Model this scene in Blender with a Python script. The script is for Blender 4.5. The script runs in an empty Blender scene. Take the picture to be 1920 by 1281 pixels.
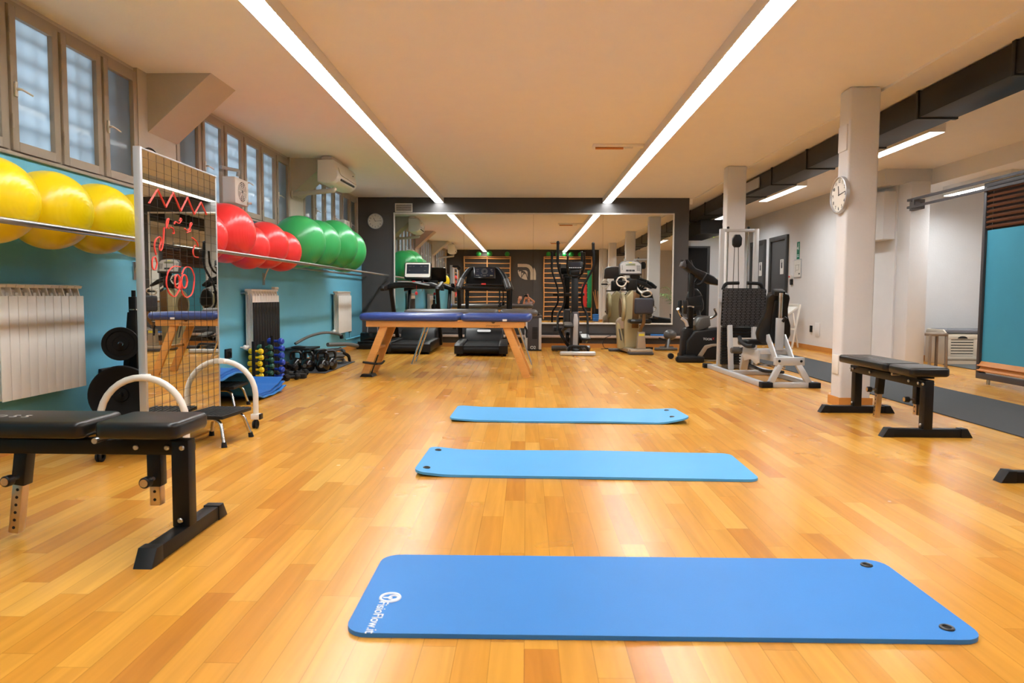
import bpy, bmesh, math, random
from mathutils import Vector, Matrix, Euler

random.seed(11)
PI = math.pi
scene = bpy.context.scene
C = scene.collection

# ---------------------------------------------------------------- camera
cam_data = bpy.data.cameras.new('camera')
cam = bpy.data.objects.new('camera', cam_data)
C.objects.link(cam)
scene.camera = cam
cam_data.sensor_fit = 'HORIZONTAL'
cam_data.sensor_width = 36.0
cam_data.lens = 1300 / 1920 * 36
cam_data.shift_y = -6.0 / 1920
cam_data.clip_start = 0.01
cam_data.clip_end = 100
EYE = Vector((0, 0, 0.95))
_p, _y, _r = math.radians(3.5), math.radians(1.146), math.radians(0.3)
_fw = Vector((-math.sin(_y) * math.cos(_p), math.cos(_y) * math.cos(_p), -math.sin(_p)))
_rt = Vector((math.cos(_y), math.sin(_y), 0))
_up = _rt.cross(_fw)
_r2 = _rt * math.cos(_r) + _up * math.sin(_r)
_u2 = _up * math.cos(_r) - _rt * math.sin(_r)
cam.matrix_world = Matrix(((_r2.x, _u2.x, -_fw.x, EYE.x), (_r2.y, _u2.y, -_fw.y, EYE.y), (_r2.z, _u2.z, -_fw.z, EYE.z), (0, 0, 0, 1)))
cam_data.dof.use_dof = True
cam_data.dof.focus_distance = 6.5
cam_data.dof.aperture_fstop = 6.3

# ---------------------------------------------------------------- world, exposure
world = bpy.data.worlds.new('world')
scene.world = world
world.use_nodes = True
_bg = world.node_tree.nodes['Background']
_bg.inputs[0].default_value = (0.60, 0.73, 0.84, 1)
_bg.inputs[1].default_value = 4.6
scene.view_settings.view_transform = 'Standard'
scene.view_settings.look = 'None'
scene.view_settings.gamma = 1
scene.view_settings.use_curve_mapping = False
scene.view_settings.exposure = 0.0
try:
    scene.cycles.sample_clamp_indirect = 8.0
except Exception:
    pass
LAMP = 50.0          # radiance of the ceiling strip diffusers

# ---------------------------------------------------------------- materials
def lin(c):
    return tuple(((v / 255) / 12.92 if v / 255 <= 0.04045 else ((v / 255 + 0.055) / 1.055) ** 2.4) for v in c) + (1,)

MATS = {}
def mat(name, col, rough=0.5, metal=0.0, var=0.06, vscale=6.0, bump=0.0, bscale=150.0, coat=0.0, spec=0.5, emit=None, es=0.0, stretch=None):
    m = bpy.data.materials.new(name)
    m.use_nodes = True
    nt = m.node_tree
    b = nt.nodes['Principled BSDF']
    c = lin(col)
    tc = nt.nodes.new('ShaderNodeTexCoord')
    n = nt.nodes.new('ShaderNodeTexNoise')
    n.inputs['Scale'].default_value = vscale
    n.inputs['Detail'].default_value = 3
    src = tc.outputs['Object']
    if stretch:
        mp = nt.nodes.new('ShaderNodeMapping')
        mp.inputs['Scale'].default_value = stretch
        nt.links.new(src, mp.inputs['Vector'])
        src = mp.outputs['Vector']
    nt.links.new(src, n.inputs['Vector'])
    mx = nt.nodes.new('ShaderNodeMix')
    mx.data_type = 'RGBA'
    mx.inputs['A'].default_value = tuple(v * (1 - var) for v in c[:3]) + (1,)
    mx.inputs['B'].default_value = tuple(min(1, v * (1 + var)) for v in c[:3]) + (1,)
    nt.links.new(n.outputs['Fac'], mx.inputs['Factor'])
    nt.links.new(mx.outputs['Result'], b.inputs['Base Color'])
    b.inputs['Roughness'].default_value = rough
    b.inputs['Metallic'].default_value = metal
    b.inputs['Specular IOR Level'].default_value = spec
    b.inputs['Coat Weight'].default_value = coat
    if bump > 0:
        n2 = nt.nodes.new('ShaderNodeTexNoise')
        n2.inputs['Scale'].default_value = bscale
        n2.inputs['Detail'].default_value = 2
        nt.links.new(src, n2.inputs['Vector'])
        bp = nt.nodes.new('ShaderNodeBump')
        bp.inputs['Strength'].default_value = bump
        bp.inputs['Distance'].default_value = 0.01
        nt.links.new(n2.outputs['Fac'], bp.inputs['Height'])
        nt.links.new(bp.outputs['Normal'], b.inputs['Normal'])
    if emit:
        b.inputs['Emission Color'].default_value = lin(emit)
        b.inputs['Emission Strength'].default_value = es
    MATS[name] = m
    return m

def N(nt, kind, **kw):
    n = nt.nodes.new(kind)
    for k, v in kw.items():
        setattr(n, k, v)
    return n

def mth(nt, op, a, b=None, c=None):
    n = nt.nodes.new('ShaderNodeMath')
    n.operation = op
    for i, v in enumerate((a, b, c)):
        if v is None:
            continue
        if isinstance(v, (int, float)):
            n.inputs[i].default_value = v
        else:
            nt.links.new(v, n.inputs[i])
    return n.outputs[0]

def floor_material():
    m = bpy.data.materials.new('oak_parquet')
    m.use_nodes = True
    nt = m.node_tree
    b = nt.nodes['Principled BSDF']
    tc = N(nt, 'ShaderNodeTexCoord')
    sp = N(nt, 'ShaderNodeSeparateXYZ')
    nt.links.new(tc.outputs['Object'], sp.inputs[0])
    x, y = sp.outputs[0], sp.outputs[1]
    W, L = 0.092, 0.66
    u = mth(nt, 'DIVIDE', x, W)
    row = mth(nt, 'FLOOR', u)
    wn = N(nt, 'ShaderNodeTexWhiteNoise', noise_dimensions='1D')
    nt.links.new(row, wn.inputs['W'])
    v = mth(nt, 'ADD', mth(nt, 'DIVIDE', y, L), mth(nt, 'MULTIPLY', wn.outputs['Value'], 7.3))
    idx = mth(nt, 'FLOOR', v)
    cb = N(nt, 'ShaderNodeCombineXYZ')
    nt.links.new(row, cb.inputs[0]); nt.links.new(idx, cb.inputs[1])
    wn2 = N(nt, 'ShaderNodeTexWhiteNoise', noise_dimensions='2D')
    nt.links.new(cb.outputs[0], wn2.inputs['Vector'])
    ramp = N(nt, 'ShaderNodeValToRGB')
    cr = ramp.color_ramp
    stops = [(0.0, (184, 118, 38)), (0.06, (194, 130, 42)), (0.3, (201, 139, 48)), (0.7, (208, 148, 55)), (1.0, (216, 160, 70))]
    cr.elements[0].position = 0; cr.elements[0].color = lin(stops[0][1])
    cr.elements[1].position = 1; cr.elements[1].color = lin(stops[-1][1])
    for p, c in stops[1:-1]:
        e = cr.elements.new(p); e.color = lin(c)
    nt.links.new(wn2.outputs['Value'], ramp.inputs[0])
    # grain, shifted per board
    mp = N(nt, 'ShaderNodeMapping')
    mp.inputs['Scale'].default_value = (28, 1.6, 1)
    off = N(nt, 'ShaderNodeVectorMath', operation='ADD')
    nt.links.new(tc.outputs['Object'], off.inputs[0])
    sc = N(nt, 'ShaderNodeVectorMath', operation='SCALE')
    nt.links.new(wn2.outputs['Color'], sc.inputs[0]); sc.inputs['Scale'].default_value = 9.0
    nt.links.new(sc.outputs[0], off.inputs[1])
    nt.links.new(off.outputs[0], mp.inputs['Vector'])
    g = N(nt, 'ShaderNodeTexNoise')
    g.inputs['Scale'].default_value = 1.0; g.inputs['Detail'].default_value = 5; g.inputs['Distortion'].default_value = 0.6
    nt.links.new(mp.outputs[0], g.inputs['Vector'])
    gr = N(nt, 'ShaderNodeMapRange')
    gr.inputs['From Min'].default_value = 0.3; gr.inputs['From Max'].default_value = 0.7
    gr.inputs['To Min'].default_value = 0.86; gr.inputs['To Max'].default_value = 1.08
    nt.links.new(g.outputs['Fac'], gr.inputs['Value'])
    # joints
    fu = mth(nt, 'FRACT', u); fv = mth(nt, 'FRACT', v)
    ju = mth(nt, 'GREATER_THAN', fu, 0.022); jv = mth(nt, 'GREATER_THAN', fv, 0.0028)
    joint = mth(nt, 'MULTIPLY_ADD', mth(nt, 'MULTIPLY', ju, jv), 0.35, 0.65)
    fac = mth(nt, 'MULTIPLY', gr.outputs[0], joint)
    ml = N(nt, 'ShaderNodeVectorMath', operation='SCALE')
    nt.links.new(ramp.outputs[0], ml.inputs[0]); nt.links.new(fac, ml.inputs['Scale'])
    nt.links.new(ml.outputs[0], b.inputs['Base Color'])
    b.inputs['Roughness'].default_value = 0.27
    b.inputs['Specular IOR Level'].default_value = 0.5
    n3 = N(nt, 'ShaderNodeTexNoise'); n3.inputs['Scale'].default_value = 3.0
    nt.links.new(tc.outputs['Object'], n3.inputs['Vector'])
    r = N(nt, 'ShaderNodeMapRange'); r.inputs['To Min'].default_value = 0.22; r.inputs['To Max'].default_value = 0.30
    nt.links.new(n3.outputs['Fac'], r.inputs['Value']); nt.links.new(r.outputs[0], b.inputs['Roughness'])
    MATS['floor'] = m
    return m

def mirror_material(name, tint, rough=0.0, wave=0.0):
    m = bpy.data.materials.new(name)
    m.use_nodes = True
    nt = m.node_tree
    b = nt.nodes['Principled BSDF']
    b.inputs['Base Color'].default_value = lin(tint)
    b.inputs['Metallic'].default_value = 1
    b.inputs['Roughness'].default_value = rough
    if wave:
        tc = N(nt, 'ShaderNodeTexCoord'); n = N(nt, 'ShaderNodeTexNoise')
        n.inputs['Scale'].default_value = 2.2; n.inputs['Detail'].default_value = 0
        nt.links.new(tc.outputs['Object'], n.inputs['Vector'])
        bp = N(nt, 'ShaderNodeBump'); bp.inputs['Strength'].default_value = wave; bp.inputs['Distance'].default_value = 0.02
        nt.links.new(n.outputs['Fac'], bp.inputs['Height']); nt.links.new(bp.outputs[0], b.inputs['Normal'])
    MATS[name] = m
    return m

def frosted_material():
    m = bpy.data.materials.new('frosted_glass')
    m.use_nodes = True
    nt = m.node_tree
    nt.nodes.remove(nt.nodes['Principled BSDF'])
    out = nt.nodes['Material Output']
    t = N(nt, 'ShaderNodeBsdfTranslucent'); t.inputs[0].default_value = (0.80, 0.86, 0.90, 1)
    d = N(nt, 'ShaderNodeBsdfDiffuse'); d.inputs[0].default_value = (0.25, 0.27, 0.28, 1)
    g = N(nt, 'ShaderNodeBsdfGlossy'); g.inputs['Roughness'].default_value = 0.04
    lw = N(nt, 'ShaderNodeFresnel'); lw.inputs[0].default_value = 1.33
    tc = N(nt, 'ShaderNodeTexCoord'); n = N(nt, 'ShaderNodeTexNoise'); n.inputs['Scale'].default_value = 60
    nt.links.new(tc.outputs['Object'], n.inputs['Vector'])
    bp = N(nt, 'ShaderNodeBump'); bp.inputs['Strength'].default_value = 0.05; bp.inputs['Distance'].default_value = 0.002
    nt.links.new(n.outputs['Fac'], bp.inputs['Height']); nt.links.new(bp.outputs[0], g.inputs['Normal'])
    m0 = N(nt, 'ShaderNodeMixShader'); m0.inputs[0].default_value = 0.2
    nt.links.new(t.outputs[0], m0.inputs[1]); nt.links.new(d.outputs[0], m0.inputs[2])
    mx = N(nt, 'ShaderNodeMixShader')
    nt.links.new(lw.outputs[0], mx.inputs[0]); nt.links.new(m0.outputs[0], mx.inputs[1]); nt.links.new(g.outputs[0], mx.inputs[2])
    nt.links.new(mx.outputs[0], out.inputs[0])
    MATS['frosted'] = m
    return m

def lamp_material(name, col, strength):
    m = bpy.data.materials.new(name)
    m.use_nodes = True
    nt = m.node_tree
    nt.nodes.remove(nt.nodes['Principled BSDF'])
    e = N(nt, 'ShaderNodeEmission')
    e.inputs[0].default_value = col
    e.inputs[1].default_value = strength
    nt.links.new(e.outputs[0], nt.nodes['Material Output'].inputs[0])
    MATS[name] = m
    return m

floor_material()
frosted_material()
mirror_material('mirror', (232, 232, 226), 0.0, 0.012)
mirror_material('mirror_mobile', (222, 222, 214), 0.0)
lamp_material('lamp', (0.95, 0.985, 1.0, 1), LAMP)
lamp_material('lamp_dim', (0.95, 0.985, 1.0, 1), LAMP * 1.35)
lamp_material('lamp_niche', (0.95, 0.985, 1.0, 1), LAMP * 1.5)
lamp_material('led_green', (0.5, 1.0, 0.1, 1), 3.0)
M = MATS
mat('ceiling', (243, 237, 228), 0.9, var=0.02, bump=0.08, bscale=60)
mat('white_paint', (220, 220, 221), 0.85, var=0.03, bump=0.12, bscale=45)
mat('cream_paint', (196, 186, 172), 0.8, var=0.04, bump=0.1, bscale=45)
mat('blue_paint', (104, 184, 212), 0.6, var=0.04, bump=0.08, bscale=60)
mat('dark_paint', (72, 69, 68), 0.75, var=0.05, bump=0.08, bscale=60)
mat('window_paint', (164, 152, 136), 0.5, var=0.04)
mat('bar_iron', (40, 44, 48), 0.6)
mat('wood_trim', (196, 132, 62), 0.4, var=0.14, vscale=3, stretch=(6, 6, 60))
mat('beech', (218, 160, 88), 0.4, var=0.12, vscale=2.5, stretch=(3, 30, 30))
mat('birch', (222, 160, 92), 0.45, var=0.12, vscale=2.5, stretch=(3, 30, 30))
mat('walnut', (92, 50, 26), 0.5, var=0.18, vscale=3, stretch=(20, 3, 30))
mat('oak_slat', (190, 124, 60), 0.45, var=0.15, vscale=3, stretch=(20, 3, 30))
mat('steel', (190, 190, 188), 0.32, metal=1.0, var=0.03)
mat('chrome', (215, 213, 210), 0.14, metal=1.0, var=0.02)
mat('nickel', (196, 178, 156), 0.28, metal=1.0, var=0.06, vscale=20)
mat('aluminium', (196, 200, 206), 0.4, metal=0.6, var=0.03)
mat('silver_paint', (196, 198, 200), 0.38, metal=0.35, var=0.03)
mat('grey_frame', (176, 176, 176), 0.4, metal=0.3, var=0.04)
mat('black_metal', (15, 14, 14), 0.42, var=0.15, spec=0.28)
mat('black_plastic', (19, 19, 20), 0.45, var=0.15, spec=0.3)
mat('gloss_black', (17, 17, 18), 0.16, var=0.1)
mat('black_rubber', (18, 18, 19), 0.75, spec=0.3, var=0.2, bump=0.1)
mat('cast_iron', (19, 18, 18), 0.6, spec=0.3, var=0.2, bump=0.15, bscale=220)
mat('black_vinyl', (21, 20, 19), 0.33, spec=0.4, var=0.1, bump=0.05, bscale=300)
mat('grey_vinyl', (78, 76, 74), 0.3, var=0.06, bump=0.05, bscale=300)
mat('blue_vinyl', (44, 70, 140), 0.3, var=0.06, bump=0.04, bscale=300)
mat('charcoal_fabric', (52, 52, 60), 0.75, var=0.1, bump=0.1, bscale=400)
mat('mat_blue', (42, 122, 196), 0.55, var=0.07, vscale=3, bump=0.08, bscale=300)
mat('mat_blue_light', (74, 158, 216), 0.55, var=0.07, vscale=3, bump=0.08, bscale=300)
mat('mat_deep', (26, 96, 172), 0.55, var=0.08, vscale=4)
mat('reflector', (238, 236, 232), 0.35, var=0.01)
mat('mat_navy', (28, 52, 112), 0.6, var=0.08)
mat('mat_green', (20, 140, 88), 0.6)
mat('mat_red', (206, 54, 52), 0.6)
mat('cushion_blue', (40, 112, 190), 0.6)
mat('white_print', (235, 238, 240), 0.6, var=0.02)
mat('eyelet', (60, 58, 56), 0.35, metal=0.6)
mat('hole', (8, 8, 8), 0.9)
mat('white_plastic', (226, 222, 214), 0.4, var=0.02)
mat('cream_plastic', (222, 212, 194), 0.4, var=0.03)
mat('radiator_white', (240, 238, 232), 0.35, var=0.02)
mat('red_marker', (235, 70, 60), 0.6, var=0.05)
mat('red_plastic', (215, 40, 40), 0.4)
mat('grid_ink', (38, 36, 34), 0.7)
mat('screen', (36, 42, 54), 0.12, var=0.25, vscale=8)
mat('screen_blue', (28, 34, 46), 0.12, var=0.3, vscale=10)
mat('khaki', (172, 160, 122), 0.38, metal=0.15, var=0.05)
mat('tan_metal', (172, 158, 140), 0.35, metal=0.35, var=0.05)
mat('bronze', (112, 82, 48), 0.4, metal=0.35, var=0.15, vscale=10)
mat('console_grey', (164, 158, 152), 0.45, var=0.04)
mat('lcd', (108, 112, 84), 0.3, var=0.05)
mat('yellow_tag', (222, 208, 60), 0.5)
mat('carpet', (66, 68, 70), 0.95, var=0.35, vscale=160, bump=0.4, bscale=300)
mat('door_grey', (74, 74, 74), 0.5, var=0.05)
mat('door_frame', (56, 56, 56), 0.5, var=0.05)
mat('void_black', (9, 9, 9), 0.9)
mat('sign_green', (10, 122, 92), 0.5, var=0.03)
mat('paper', (228, 226, 220), 0.7, var=0.03)
mat('panel_blue', (58, 142, 168), 0.8, var=0.05, bump=0.1, bscale=500)
mat('anthracite', (58, 54, 56), 0.5, var=0.08)
mat('duct_black', (11, 10, 10), 0.45, var=0.2, vscale=3, spec=0.4)
mat('taupe_wood', (134, 118, 104), 0.6, var=0.1)
mat('grey_cushion', (116, 116, 122), 0.85)
mat('ledge_stone', (186, 164, 150), 0.5, var=0.12, vscale=25)
mat('vinyl_yellow', (226, 196, 18), 0.5, var=0.04)
mat('vinyl_green', (16, 74, 62), 0.5, var=0.06)
mat('vinyl_blue', (32, 64, 170), 0.5, var=0.06)
mat('rope_grey', (82, 84, 82), 0.7, var=0.15, vscale=40)
mat('rubber_floor', (64, 64, 66), 0.85, var=0.3, vscale=60)
mat('clock_white', (228, 224, 214), 0.5, var=0.01)
mat('ink', (22, 22, 22), 0.6)
mat('skin', (206, 148, 118), 0.5, var=0.06)
mat('hair_brown', (54, 38, 28), 0.6, var=0.2, vscale=40)
mat('shirt_mauve', (150, 134, 138), 0.8, var=0.06)
mat('cloth_black', (24, 24, 26), 0.85)
mat('jeans', (52, 58, 80), 0.8)
mat('rib_grey', (74, 74, 78), 0.6, var=0.1)
mat('leaf', (88, 128, 66), 0.5, var=0.2)
mat('ball_green_small', (30, 150, 60), 0.4)
mat('logo_cream', (206, 192, 172), 0.6, var=0.02)
mat('orange_pipe', (196, 120, 60), 0.5)

def ball_material(name, col, dark):
    """glossy burst-resistant vinyl with fine concentric ribs"""
    m = mat(name, col, 0.30, var=0.03, vscale=3)
    nt = m.node_tree
    b = nt.nodes['Principled BSDF']
    b.inputs['Subsurface Weight'].default_value = 0.0
    tc = N(nt, 'ShaderNodeTexCoord')
    w = N(nt, 'ShaderNodeTexWave', wave_type='RINGS', rings_direction='X')
    w.inputs['Scale'].default_value = 14.0
    nt.links.new(tc.outputs['Object'], w.inputs['Vector'])
    bp = N(nt, 'ShaderNodeBump'); bp.inputs['Strength'].default_value = 0.12; bp.inputs['Distance'].default_value = 0.004
    nt.links.new(w.outputs['Fac'], bp.inputs['Height']); nt.links.new(bp.outputs[0], b.inputs['Normal'])
ball_material('ball_yellow', (236, 206, 10), None)
ball_material('ball_red', (222, 48, 48), None)
ball_material('ball_green', (50, 162, 88), None)

# ---------------------------------------------------------------- mesh builder
def R(a):
    return math.radians(a)

def xf(loc=(0, 0, 0), rot=(0, 0, 0)):
    return Matrix.Translation(loc) @ Euler(rot, 'XYZ').to_matrix().to_4x4()

def fillet(pts, r, seg=4, closed=False):
    pts = [Vector(p) for p in pts]
    if r <= 0 or len(pts) < 3:
        return pts
    out = []
    n = len(pts)
    for i, p in enumerate(pts):
        if not closed and (i == 0 or i == n - 1):
            out.append(p); continue
        a, b = pts[(i - 1) % n], pts[(i + 1) % n]
        va, vb = a - p, b - p
        la, lb = va.length, vb.length
        d = min(r, la * 0.49, lb * 0.49)
        pa, pb = p + va / la * d, p + vb / lb * d
        for k in range(seg + 1):
            t = k / seg
            out.append(pa * (1 - t) ** 2 + p * 2 * t * (1 - t) + pb * t ** 2)
    return out

def arc(c, r, a0, a1, n=12, plane='xz'):
    o = []
    for k in range(n + 1):
        a = a0 + (a1 - a0) * k / n
        u, v = math.cos(a) * r, math.sin(a) * r
        o.append(Vector(c) + (Vector((u, 0, v)) if plane == 'xz' else Vector((0, u, v)) if plane == 'yz' else Vector((u, v, 0))))
    return o

class B:
    def __init__(self):
        self.bm = bmesh.new()

    def add(self, bm2, mx=None):
        if mx is not None:
            bm2.transform(mx)
        me = bpy.data.meshes.new('tmp')
        bm2.to_mesh(me); bm2.free()
        self.bm.from_mesh(me)
        bpy.data.meshes.remove(me)
        return self

    def box(self, c, d, rot=(0, 0, 0), bev=0.0, seg=2):
        b = bmesh.new()
        bmesh.ops.create_cube(b, size=1.0)
        bmesh.ops.scale(b, vec=d, verts=b.verts)
        if bev > 0:
            bmesh.ops.bevel(b, geom=b.edges[:], offset=min(bev, min(d) * 0.49), segments=seg, affect='EDGES', profile=0.5)
        return self.add(b, xf(c, rot))

    def span(self, x0, x1, y0, y1, z0, z1, bev=0.0, seg=2):
        d = [abs(x1 - x0), abs(y1 - y0), abs(z1 - z0)]
        if max(d) < 3:      # boards of one assembly never end in exactly the same plane
            d = [v - random.uniform(0.00005, 0.0005) if v > 0.004 else v for v in d]
        return self.box(((x0 + x1) / 2, (y0 + y1) / 2, (z0 + z1) / 2), d, bev=bev, seg=seg)

    def bar(self, p0, p1, w, h, bev=0.0, up=(0, 0, 1)):
        """rectangular bar from p0 to p1, w across, h along up"""
        p0, p1 = Vector(p0), Vector(p1)
        d = p1 - p0
        z = d.normalized()
        upv = Vector(up)
        if abs(z.dot(upv)) > 0.98:
            upv = Vector((0, 1, 0))
        x = upv.cross(z).normalized()
        y = z.cross(x)
        b = bmesh.new()
        bmesh.ops.create_cube(b, size=1.0)
        bmesh.ops.scale(b, vec=(w, h, d.length), verts=b.verts)
        if bev > 0:
            bmesh.ops.bevel(b, geom=b.edges[:], offset=min(bev, w * .49, h * .49), segments=2, affect='EDGES', profile=0.5)
        mx = Matrix(((x.x, y.x, z.x, 0), (x.y, y.y, z.y, 0), (x.z, y.z, z.z, 0), (0, 0, 0, 1)))
        return self.add(b, Matrix.Translation((p0 + p1) / 2) @ mx)

    def tube(self, pts, r, n=10, fil=0.0, closed=False, seg=4):
        pts = fillet(pts, fil, seg, closed)
        b = bmesh.new()
        m = len(pts)
        rs = r if isinstance(r, (list, tuple)) else [r] * m
        if len(rs) != m:
            rs = [rs[0] + (rs[-1] - rs[0]) * i / (m - 1) for i in range(m)]
        tang = []
        for i in range(m):
            if closed:
                t = pts[(i + 1) % m] - pts[(i - 1) % m]
            else:
                t = pts[min(i + 1, m - 1)] - pts[max(i - 1, 0)]
            tang.append(t.normalized() if t.length > 1e-9 else Vector((0, 0, 1)))
        ref = Vector((0, 0, 1)) if abs(tang[0].z) < 0.9 else Vector((1, 0, 0))
        nrm = tang[0].cross(ref).normalized()
        rings = []
        for i in range(m):
            t = tang[i]
            nrm = (nrm - t * nrm.dot(t))
            nrm = nrm.normalized() if nrm.length > 1e-9 else t.orthogonal().normalized()
            bi = t.cross(nrm)
            rings.append([b.verts.new(pts[i] + (nrm * math.cos(2 * PI * k / n) + bi * math.sin(2 * PI * k / n)) * rs[i]) for k in range(n)])
        for i in range(m if closed else m - 1):
            a, c = rings[i], rings[(i + 1) % m]
            for k in range(n):
                b.faces.new((a[k], a[(k + 1) % n], c[(k + 1) % n], c[k]))
        if not closed:
            b.faces.new(rings[0][::-1]); b.faces.new(rings[-1])
        bmesh.ops.recalc_face_normals(b, faces=b.faces)
        return self.add(b)

    def cyl(self, p0, p1, r, r2=None, n=18, bev=0.0):
        p0, p1 = Vector(p0), Vector(p1)
        d = p1 - p0
        if bev > 0:
            L = d.length
            prof = [(0, 0), (r - bev, 0), (r, bev), (r if r2 is None else r2, L - bev), ((r if r2 is None else r2) - bev, L), (0, L)]
        else:
            prof = [(0, 0), (r, 0), (r if r2 is None else r2, d.length), (0, d.length)]
        q = Vector((0, 0, 1)).rotation_difference(d.normalized())
        return self.lathe(prof, n, Matrix.Translation(p0) @ q.to_matrix().to_4x4())

    def lathe(self, prof, n=24, mx=None):
        b = bmesh.new()
        rings = []
        for (r, z) in prof:
            if r < 1e-6:
                rings.append([b.verts.new((0, 0, z))])
            else:
                rings.append([b.verts.new((r * math.cos(2 * PI * k / n), r * math.sin(2 * PI * k / n), z)) for k in range(n)])
        for a, c in zip(rings[:-1], rings[1:]):
            for k in range(n):
                k2 = (k + 1) % n
                if len(a) == 1 and len(c) == 1:
                    continue
                if len(a) == 1:
                    b.faces.new((a[0], c[k2], c[k]))
                elif len(c) == 1:
                    b.faces.new((a[k], a[k2], c[0]))
                else:
                    b.faces.new((a[k], a[k2], c[k2], c[k]))
        bmesh.ops.recalc_face_normals(b, faces=b.faces)
        return self.add(b, mx)

    def torus(self, c, R0, r, axis='z', n=28, k=10):
        pl = {'z': 'xy', 'x': 'yz', 'y': 'xz'}[axis]
        return self.tube(arc(c, R0, 0, 2 * PI * (1 - 1 / n), n - 1, pl), r, k, closed=True)

    def sph(self, c, r, sc=(1, 1, 1), u=24, v=16, rot=(0, 0, 0)):
        b = bmesh.new()
        bmesh.ops.create_uvsphere(b, u_segments=u, v_segments=v, radius=r)
        bmesh.ops.scale(b, vec=sc, verts=b.verts)
        return self.add(b, xf(c, rot))

    def prism(self, poly, t, plane='xy', off=0.0, bev=0.0, seg=2, mx=None):
        """poly (2D) extruded by t about off; plane xy -> along z, xz -> along y, yz -> along x"""
        b = bmesh.new()
        def P(p, w):
            if plane == 'xy':
                return (p[0], p[1], w)
            if plane == 'xz':
                return (p[0], w, p[1])
            return (w, p[0], p[1])
        lo = [b.verts.new(P(p, off - t / 2)) for p in poly]
        hi = [b.verts.new(P(p, off + t / 2)) for p in poly]
        n = len(poly)
        f0 = b.faces.new(lo); f1 = b.faces.new(hi)
        for i in range(n):
            b.faces.new((lo[i], lo[(i + 1) % n], hi[(i + 1) % n], hi[i]))
        bmesh.ops.recalc_face_normals(b, faces=b.faces)
        if bev > 0:
            es = [e for e in list(f0.edges) + list(f1.edges)]
            bmesh.ops.bevel(b, geom=es, offset=bev, segments=seg, affect='EDGES', profile=0.5, clamp_overlap=True)
        return self.add(b, mx)

    def sheet(self, fn, nu, nv, t):
        """thick sheet: fn(u,v)->point (u,v in 0..1), thickness t downwards along z"""
        b = bmesh.new()
        top = [[b.verts.new(fn(i / nu, j / nv)) for j in range(nv + 1)] for i in range(nu + 1)]
        bot = [[b.verts.new(Vector(fn(i / nu, j / nv)) - Vector((0, 0, t))) for j in range(nv + 1)] for i in range(nu + 1)]
        for i in range(nu):
            for j in range(nv):
                b.faces.new((top[i][j], top[i + 1][j], top[i + 1][j + 1], top[i][j + 1]))
                b.faces.new((bot[i][j], bot[i][j + 1], bot[i + 1][j + 1], bot[i + 1][j]))
        for i in range(nu):
            b.faces.new((top[i][0], bot[i][0], bot[i + 1][0], top[i + 1][0]))
            b.faces.new((top[i][nv], top[i + 1][nv], bot[i + 1][nv], bot[i][nv]))
        for j in range(nv):
            b.faces.new((top[0][j], top[0][j + 1], bot[0][j + 1], bot[0][j]))
            b.faces.new((top[nu][j], bot[nu][j], bot[nu][j + 1], top[nu][j + 1]))
        bmesh.ops.recalc_face_normals(b, faces=b.faces)
        return self.add(b)

    def text(self, s, size, mx, depth=0.002, align='CENTER'):
        cu = bpy.data.curves.new('tmp', 'FONT')
        cu.body = s; cu.size = size; cu.extrude = depth / 2
        cu.align_x = align; cu.align_y = 'CENTER'
        o = bpy.data.objects.new('tmp', cu)
        me = bpy.data.meshes.new_from_object(o)
        b = bmesh.new(); b.from_mesh(me)
        bpy.data.objects.remove(o); bpy.data.curves.remove(cu); bpy.data.meshes.remove(me)
        return self.add(b, mx)

    def move(self, mx):
        self.bm.transform(mx)
        return self

    def obj(self, name, material, parent=None, loc=None, rot=None, label=None, angle=40):
        me = bpy.data.meshes.new(name)
        self.bm.to_mesh(me); self.bm.free()
        me.materials.append(M[material] if isinstance(material, str) else material)
        for p in me.polygons:
            p.use_smooth = True
        me.set_sharp_from_angle(angle=R(angle))
        o = bpy.data.objects.new(name, me)
        C.objects.link(o)
        if parent is not None:
            o.parent = parent
        if loc is not None:
            o.location = loc
        if rot is not None:
            o.rotation_euler = rot
        if label:
            o['label'] = label
        return o

def thing(name, label, cat, loc=(0, 0, 0), rz=0.0, group=None, rot=None):
    o = bpy.data.objects.new(name, None)
    C.objects.link(o)
    o.empty_display_size = 0.1
    o.location = loc
    o.rotation_euler = rot if rot else (0, 0, rz)
    o['label'] = label; o['category'] = cat
    if group:
        o['group'] = group
    return o

def tag(o, label, cat, group=None):
    o['label'] = label; o['category'] = cat
    if group:
        o['group'] = group
    return o

def struct(o, label=None):
    o['kind'] = 'structure'
    if label:
        o['label'] = label
    return o

def dup(root, loc, rz=0.0, label=None, group=None, rot=None):
    r = root.copy(); C.objects.link(r)
    r.location = loc; r.rotation_euler = rot if rot else (0, 0, rz)
    if label:
        r['label'] = label
    if group:
        r['group'] = group
    for ch in list(root.children):
        c = ch.copy(); C.objects.link(c); c.parent = r
        for g in ch.children:
            d = g.copy(); C.objects.link(d); d.parent = c
    return r

def rrect(w, h, r, n=5, cx=0, cy=0):
    o = []
    for sx, sy, a in ((1, 1, 0), (-1, 1, 90), (-1, -1, 180), (1, -1, 270)):
        for k in range(n + 1):
            t = R(a + 90 * k / n)
            o.append((cx + sx * (w / 2 - r) + r * math.cos(t), cy + sy * (h / 2 - r) + r * math.sin(t)))
    return o

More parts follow.
